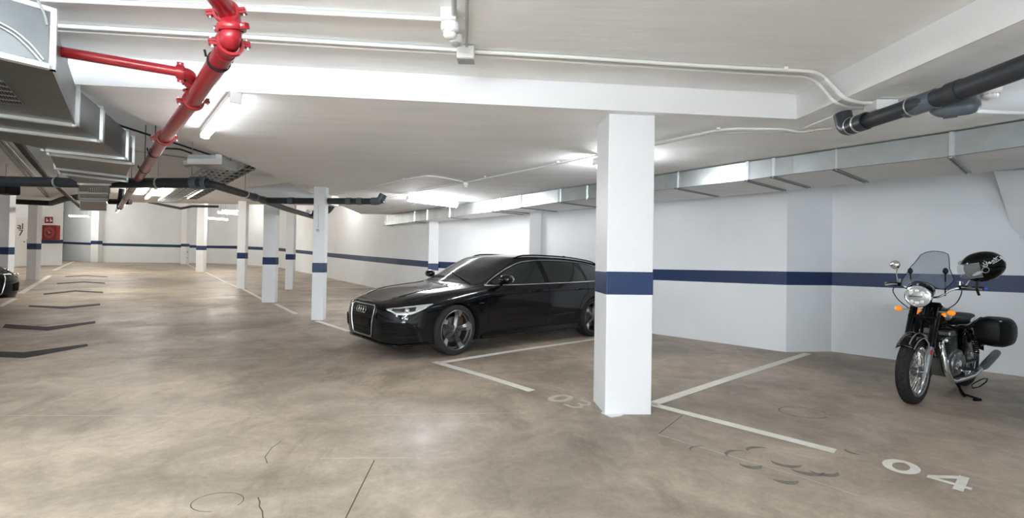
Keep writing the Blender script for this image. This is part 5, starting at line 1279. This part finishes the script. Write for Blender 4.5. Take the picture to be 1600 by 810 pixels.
    lp = [bl(1518,602,1,.22), bl(1524,598,1,.24), bl(1536,592,1,.26), bl(1543,592,1,.27), bl(1541,597,1,.27), bl(1530,605,1,.24), bl(1520,607,1,.22)]
    MB().tube(lp, .006, 6, False, True).build('stand_pedal', M['bmat'], smooth=True, **K)
    MB().tube([V(.10,.14,.20), V(.02,.20,.05), V(-.06,.30,.012)], .011, 8).build('side_stand', M['bmat'], smooth=True, **K)
    MB().tube([V(-.06,.31,.010), V(.02,.28,.010)], .014, 8).build('side_stand_foot', M['bmat'], **K)
    # panniers
    for s_ in (1,-1):
        mb = MB(); rings = []
        for x, w0, zl, zh in ((-.37,.06,.60,.80),(-.41,.10,.55,.84),(-.55,.13,.52,.855),(-.75,.13,.52,.84),(-.88,.12,.55,.80),(-.94,.08,.60,.74)):
            cz, hz = (zl+zh)/2, (zh-zl)/2; cy = .175+w0
            rings.append([V(x, s_*(cy+w0*math.copysign(abs(math.cos(a))**.6, math.cos(a))), cz+hz*math.copysign(abs(math.sin(a))**.6, math.sin(a))) for a in [2*PI*k/24 for k in range(24)]])
        mb.loft(rings); pn = mb.build('pannier', M['bmat'], smooth=True, **K)
        mb = MB(); mb.tube([V(x, s_*(.175+w0*1.98), z) for x, w0, z in ((-.40,.09,.74),(-.55,.128,.76),(-.75,.128,.75),(-.89,.11,.72))], .006, 6); mb.build('lid_seam', M['black'], pn, world=False)
        mb = MB(); mb.box(V(-.47,s_*.35,.815), (.07,.06,.012)); mb.build('lid_latch', M['satin'], pn, bevel=.004, world=False)
        MB().tube([V(-.45,s_*.16,.70), V(-.60,s_*.17,.50), V(-.80,s_*.16,.50)], .009, 8).build('pannier_rack', M['bmat'], **K)
    mb = MB(); mb.sphere(V(-.98,0,.70), (.03,.06,.035), 14); mb.build('tail_lamp', M['redr'], smooth=True, **K)
    return root
bike = build_bike()

# ================================================================== HELMET hung on the left-hand mirror
def build_helmet():
    hc = bl(1532, 418, 1, .40); HWd = BM @ hc
    # local axes: x = face direction (towards the left of the photo, a little down and to the camera), z = crown
    fx_ = Vector((-.82,.36,-.30)).normalized(); zz_ = Vector((-.22,-.12,.96)); zz_ = (zz_-fx_*zz_.dot(fx_)).normalized(); yy_ = zz_.cross(fx_)
    HM = Matrix(((fx_.x,yy_.x,zz_.x,HWd.x),(fx_.y,yy_.y,zz_.y,HWd.y),(fx_.z,yy_.z,zz_.z,HWd.z),(0,0,0,1)))
    root = thing('crash_helmet', 'black motorcycle helmet with clear visor hanging on the handlebar', 'helmet', M=HM)
    K = dict(parent=root, world=False)
    def V(*a): return Vector(a)
    a_, b_, c_ = .168, .130, .145
    def sh(th, ph, k=1.0):
        """th: 0 crown .. pi bottom; ph: 0 front"""
        s_, co = math.sin(th), math.cos(th); x = a_*s_*math.cos(ph); y = b_*s_*math.sin(ph); z = c_*co
        if x < 0: x *= 1.10; z += .012*(-x/a_) if z > 0 else 0
        if x > 0: x *= .88
        y *= (1-.10*abs(x)/a_)
        return V(x*k, y*k, z*k)
    # shell without the eye port and the neck opening
    bm = bmesh.new(); n, m_ = 40, 56; vg = [[bm.verts.new(sh(PI*(i+.001)/n, 2*PI*j/m_-PI)) for j in range(m_)] for i in range(int(n*.80)+1)]
    for i in range(len(vg)-1):
        th = PI*(i+.5)/n
        for j in range(m_):
            ph = 2*PI*(j+.5)/m_-PI
            if 1.12 < th < 1.95 and abs(ph) < 1.18: continue
            bm.faces.new((vg[i][j], vg[i+1][j], vg[i+1][(j+1) % m_], vg[i][(j+1) % m_]))
    mb = MB(); mb.bm.free(); mb.bm = bm; s1 = mb.build('shell', M['bblk'], smooth=True, solid=.012, **K)
    # padding inside
    mb = MB(); mb.sphere(V(-.005,0,-.005), (.135,.108,.120), 24); mb.build('lining', M['bmat'], smooth=True, **K)
    # visor lifted a little in front of the port
    mb = MB(); G = []
    for i in range(11):
        th = .98+(1.98-.98)*i/10; G.append([sh(th, -1.3+2.6*j/24, 1.0)*1.035+V(.028*math.cos(-1.3+2.6*j/24),0,.0) for j in range(25)])
    mb.grid(G); vs = mb.build('visor', M['clearv'], smooth=True, **K)
    mb = MB(); mb.tube(G[0], .003, 6); mb.build('visor_edge', M['satin'], vs, world=False); mb = MB(); mb.tube(G[-1], .003, 6); mb.build('visor_edge', M['satin'], vs, world=False)
    for s_ in (-1,1):
        p = sh(1.5, s_*1.42, 1.0); mb = MB(); mb.cyl(p, p+V(0,s_*.012,0), .028, 24); pv = mb.build('visor_pivot', M['bmat'], smooth=True, **K)
        mb = MB(); mb.lathe([(.024,0),(.030,0),(.030,.005),(.024,.005)], p+V(0,s_*.010,0), 'Y', 24); mb.build('pivot_ring', M['satin'], pv, world=False)
    # chin bar trim, vents, white swoosh
    mb = MB(); G = [[sh(th, 0.0+ph, 1.05) for th in (2.00,2.07,2.14)] for ph in [-.5+k*.1 for k in range(11)]]; mb.grid(G); mb.build('chin_vent', M['satin'], smooth=True, **K)
    def surf(th, ph, k=1.052): return sh(th, ph, k)
    side_ = 1
    def patch(pts, nm, m, wd=.006):
        mb = MB(); mb.tube([surf(*p) for p in pts], wd, 6); return mb.build(nm, m, smooth=True, **K)
    G = []
    for k in range(9):
        t = k/8; G.append([surf(1.50+.25*t-.05*math.sin(PI*t), 1.30-.55*t), surf(1.62+.22*t+.04*math.sin(PI*t), 1.32-.55*t)])
    mb = MB(); mb.grid(G); mb.build('white_flash', M['white'], smooth=True, **K)
    mb = MB(); mb.grid([[surf(1.08+.06*k, 2.42+.02*k), surf(1.08+.06*k, 2.66+.02*k)] for k in range(8)]); mb.build('white_patch', M['white'], smooth=True, **K)
    # handwritten word on the upper side, drawn as strokes: glyph axes u (along the shell to the back), v (up)
    STR = [ [(0,1),(.05,.45),(.18,.4),(.3,.55)], [(.34,1),(.30,.4),(.22,-.1),(.05,-.2)],
            [(.42,.42),(.62,.5),(.58,.72),(.45,.66),(.44,.4),(.55,.3),(.68,.38)], [(.98,.7),(.82,.75),(.76,.5),(.84,.32),(.98,.42),(1.0,.72),(1.0,.4),(1.08,.35)],
            [(1.18,1.25),(1.2,.35)], [(1.2,.62),(1.34,.74),(1.42,.6),(1.42,.34)], [(1.05,.95),(1.75,1.05)], [(.7,.05),(1.2,.12),(1.9,.22)] ]
    mb = MB()
    for st in STR:
        P = []
        for i in range(len(st)-1):
            for k in range(4): t = k/4; u = st[i][0]*(1-t)+st[i+1][0]*t; v = st[i][1]*(1-t)+st[i+1][1]*t; P.append(surf(1.28-.26*v+.0*u, 1.46+.54*u, 1.055))
        P.append(surf(1.28-.26*st[-1][1], 1.46+.54*st[-1][0], 1.055)); mb.tube(P, .0034, 5)
    mb.build('lettering', M['white'], **K)
    # chin strap hanging down
    w0 = BI @ (HM @ V(-.02,.06,-.10)); pts = [HM.inverted() @ (BM @ p) for p in (bl(1527,440,1,.42), bl(1526,452,1,.42), bl(1530,462,1,.42))]
    mb = MB(); mb.loft([[p+V(dx,dy,0) for dx, dy in ((-.010,-.003),(.010,-.003),(.010,.003),(-.010,.003))] for p in [V(-.02,.03,-.09)]+pts]); mb.build('chin_strap', M['black'], **K)
    return root
helmet = build_helmet()
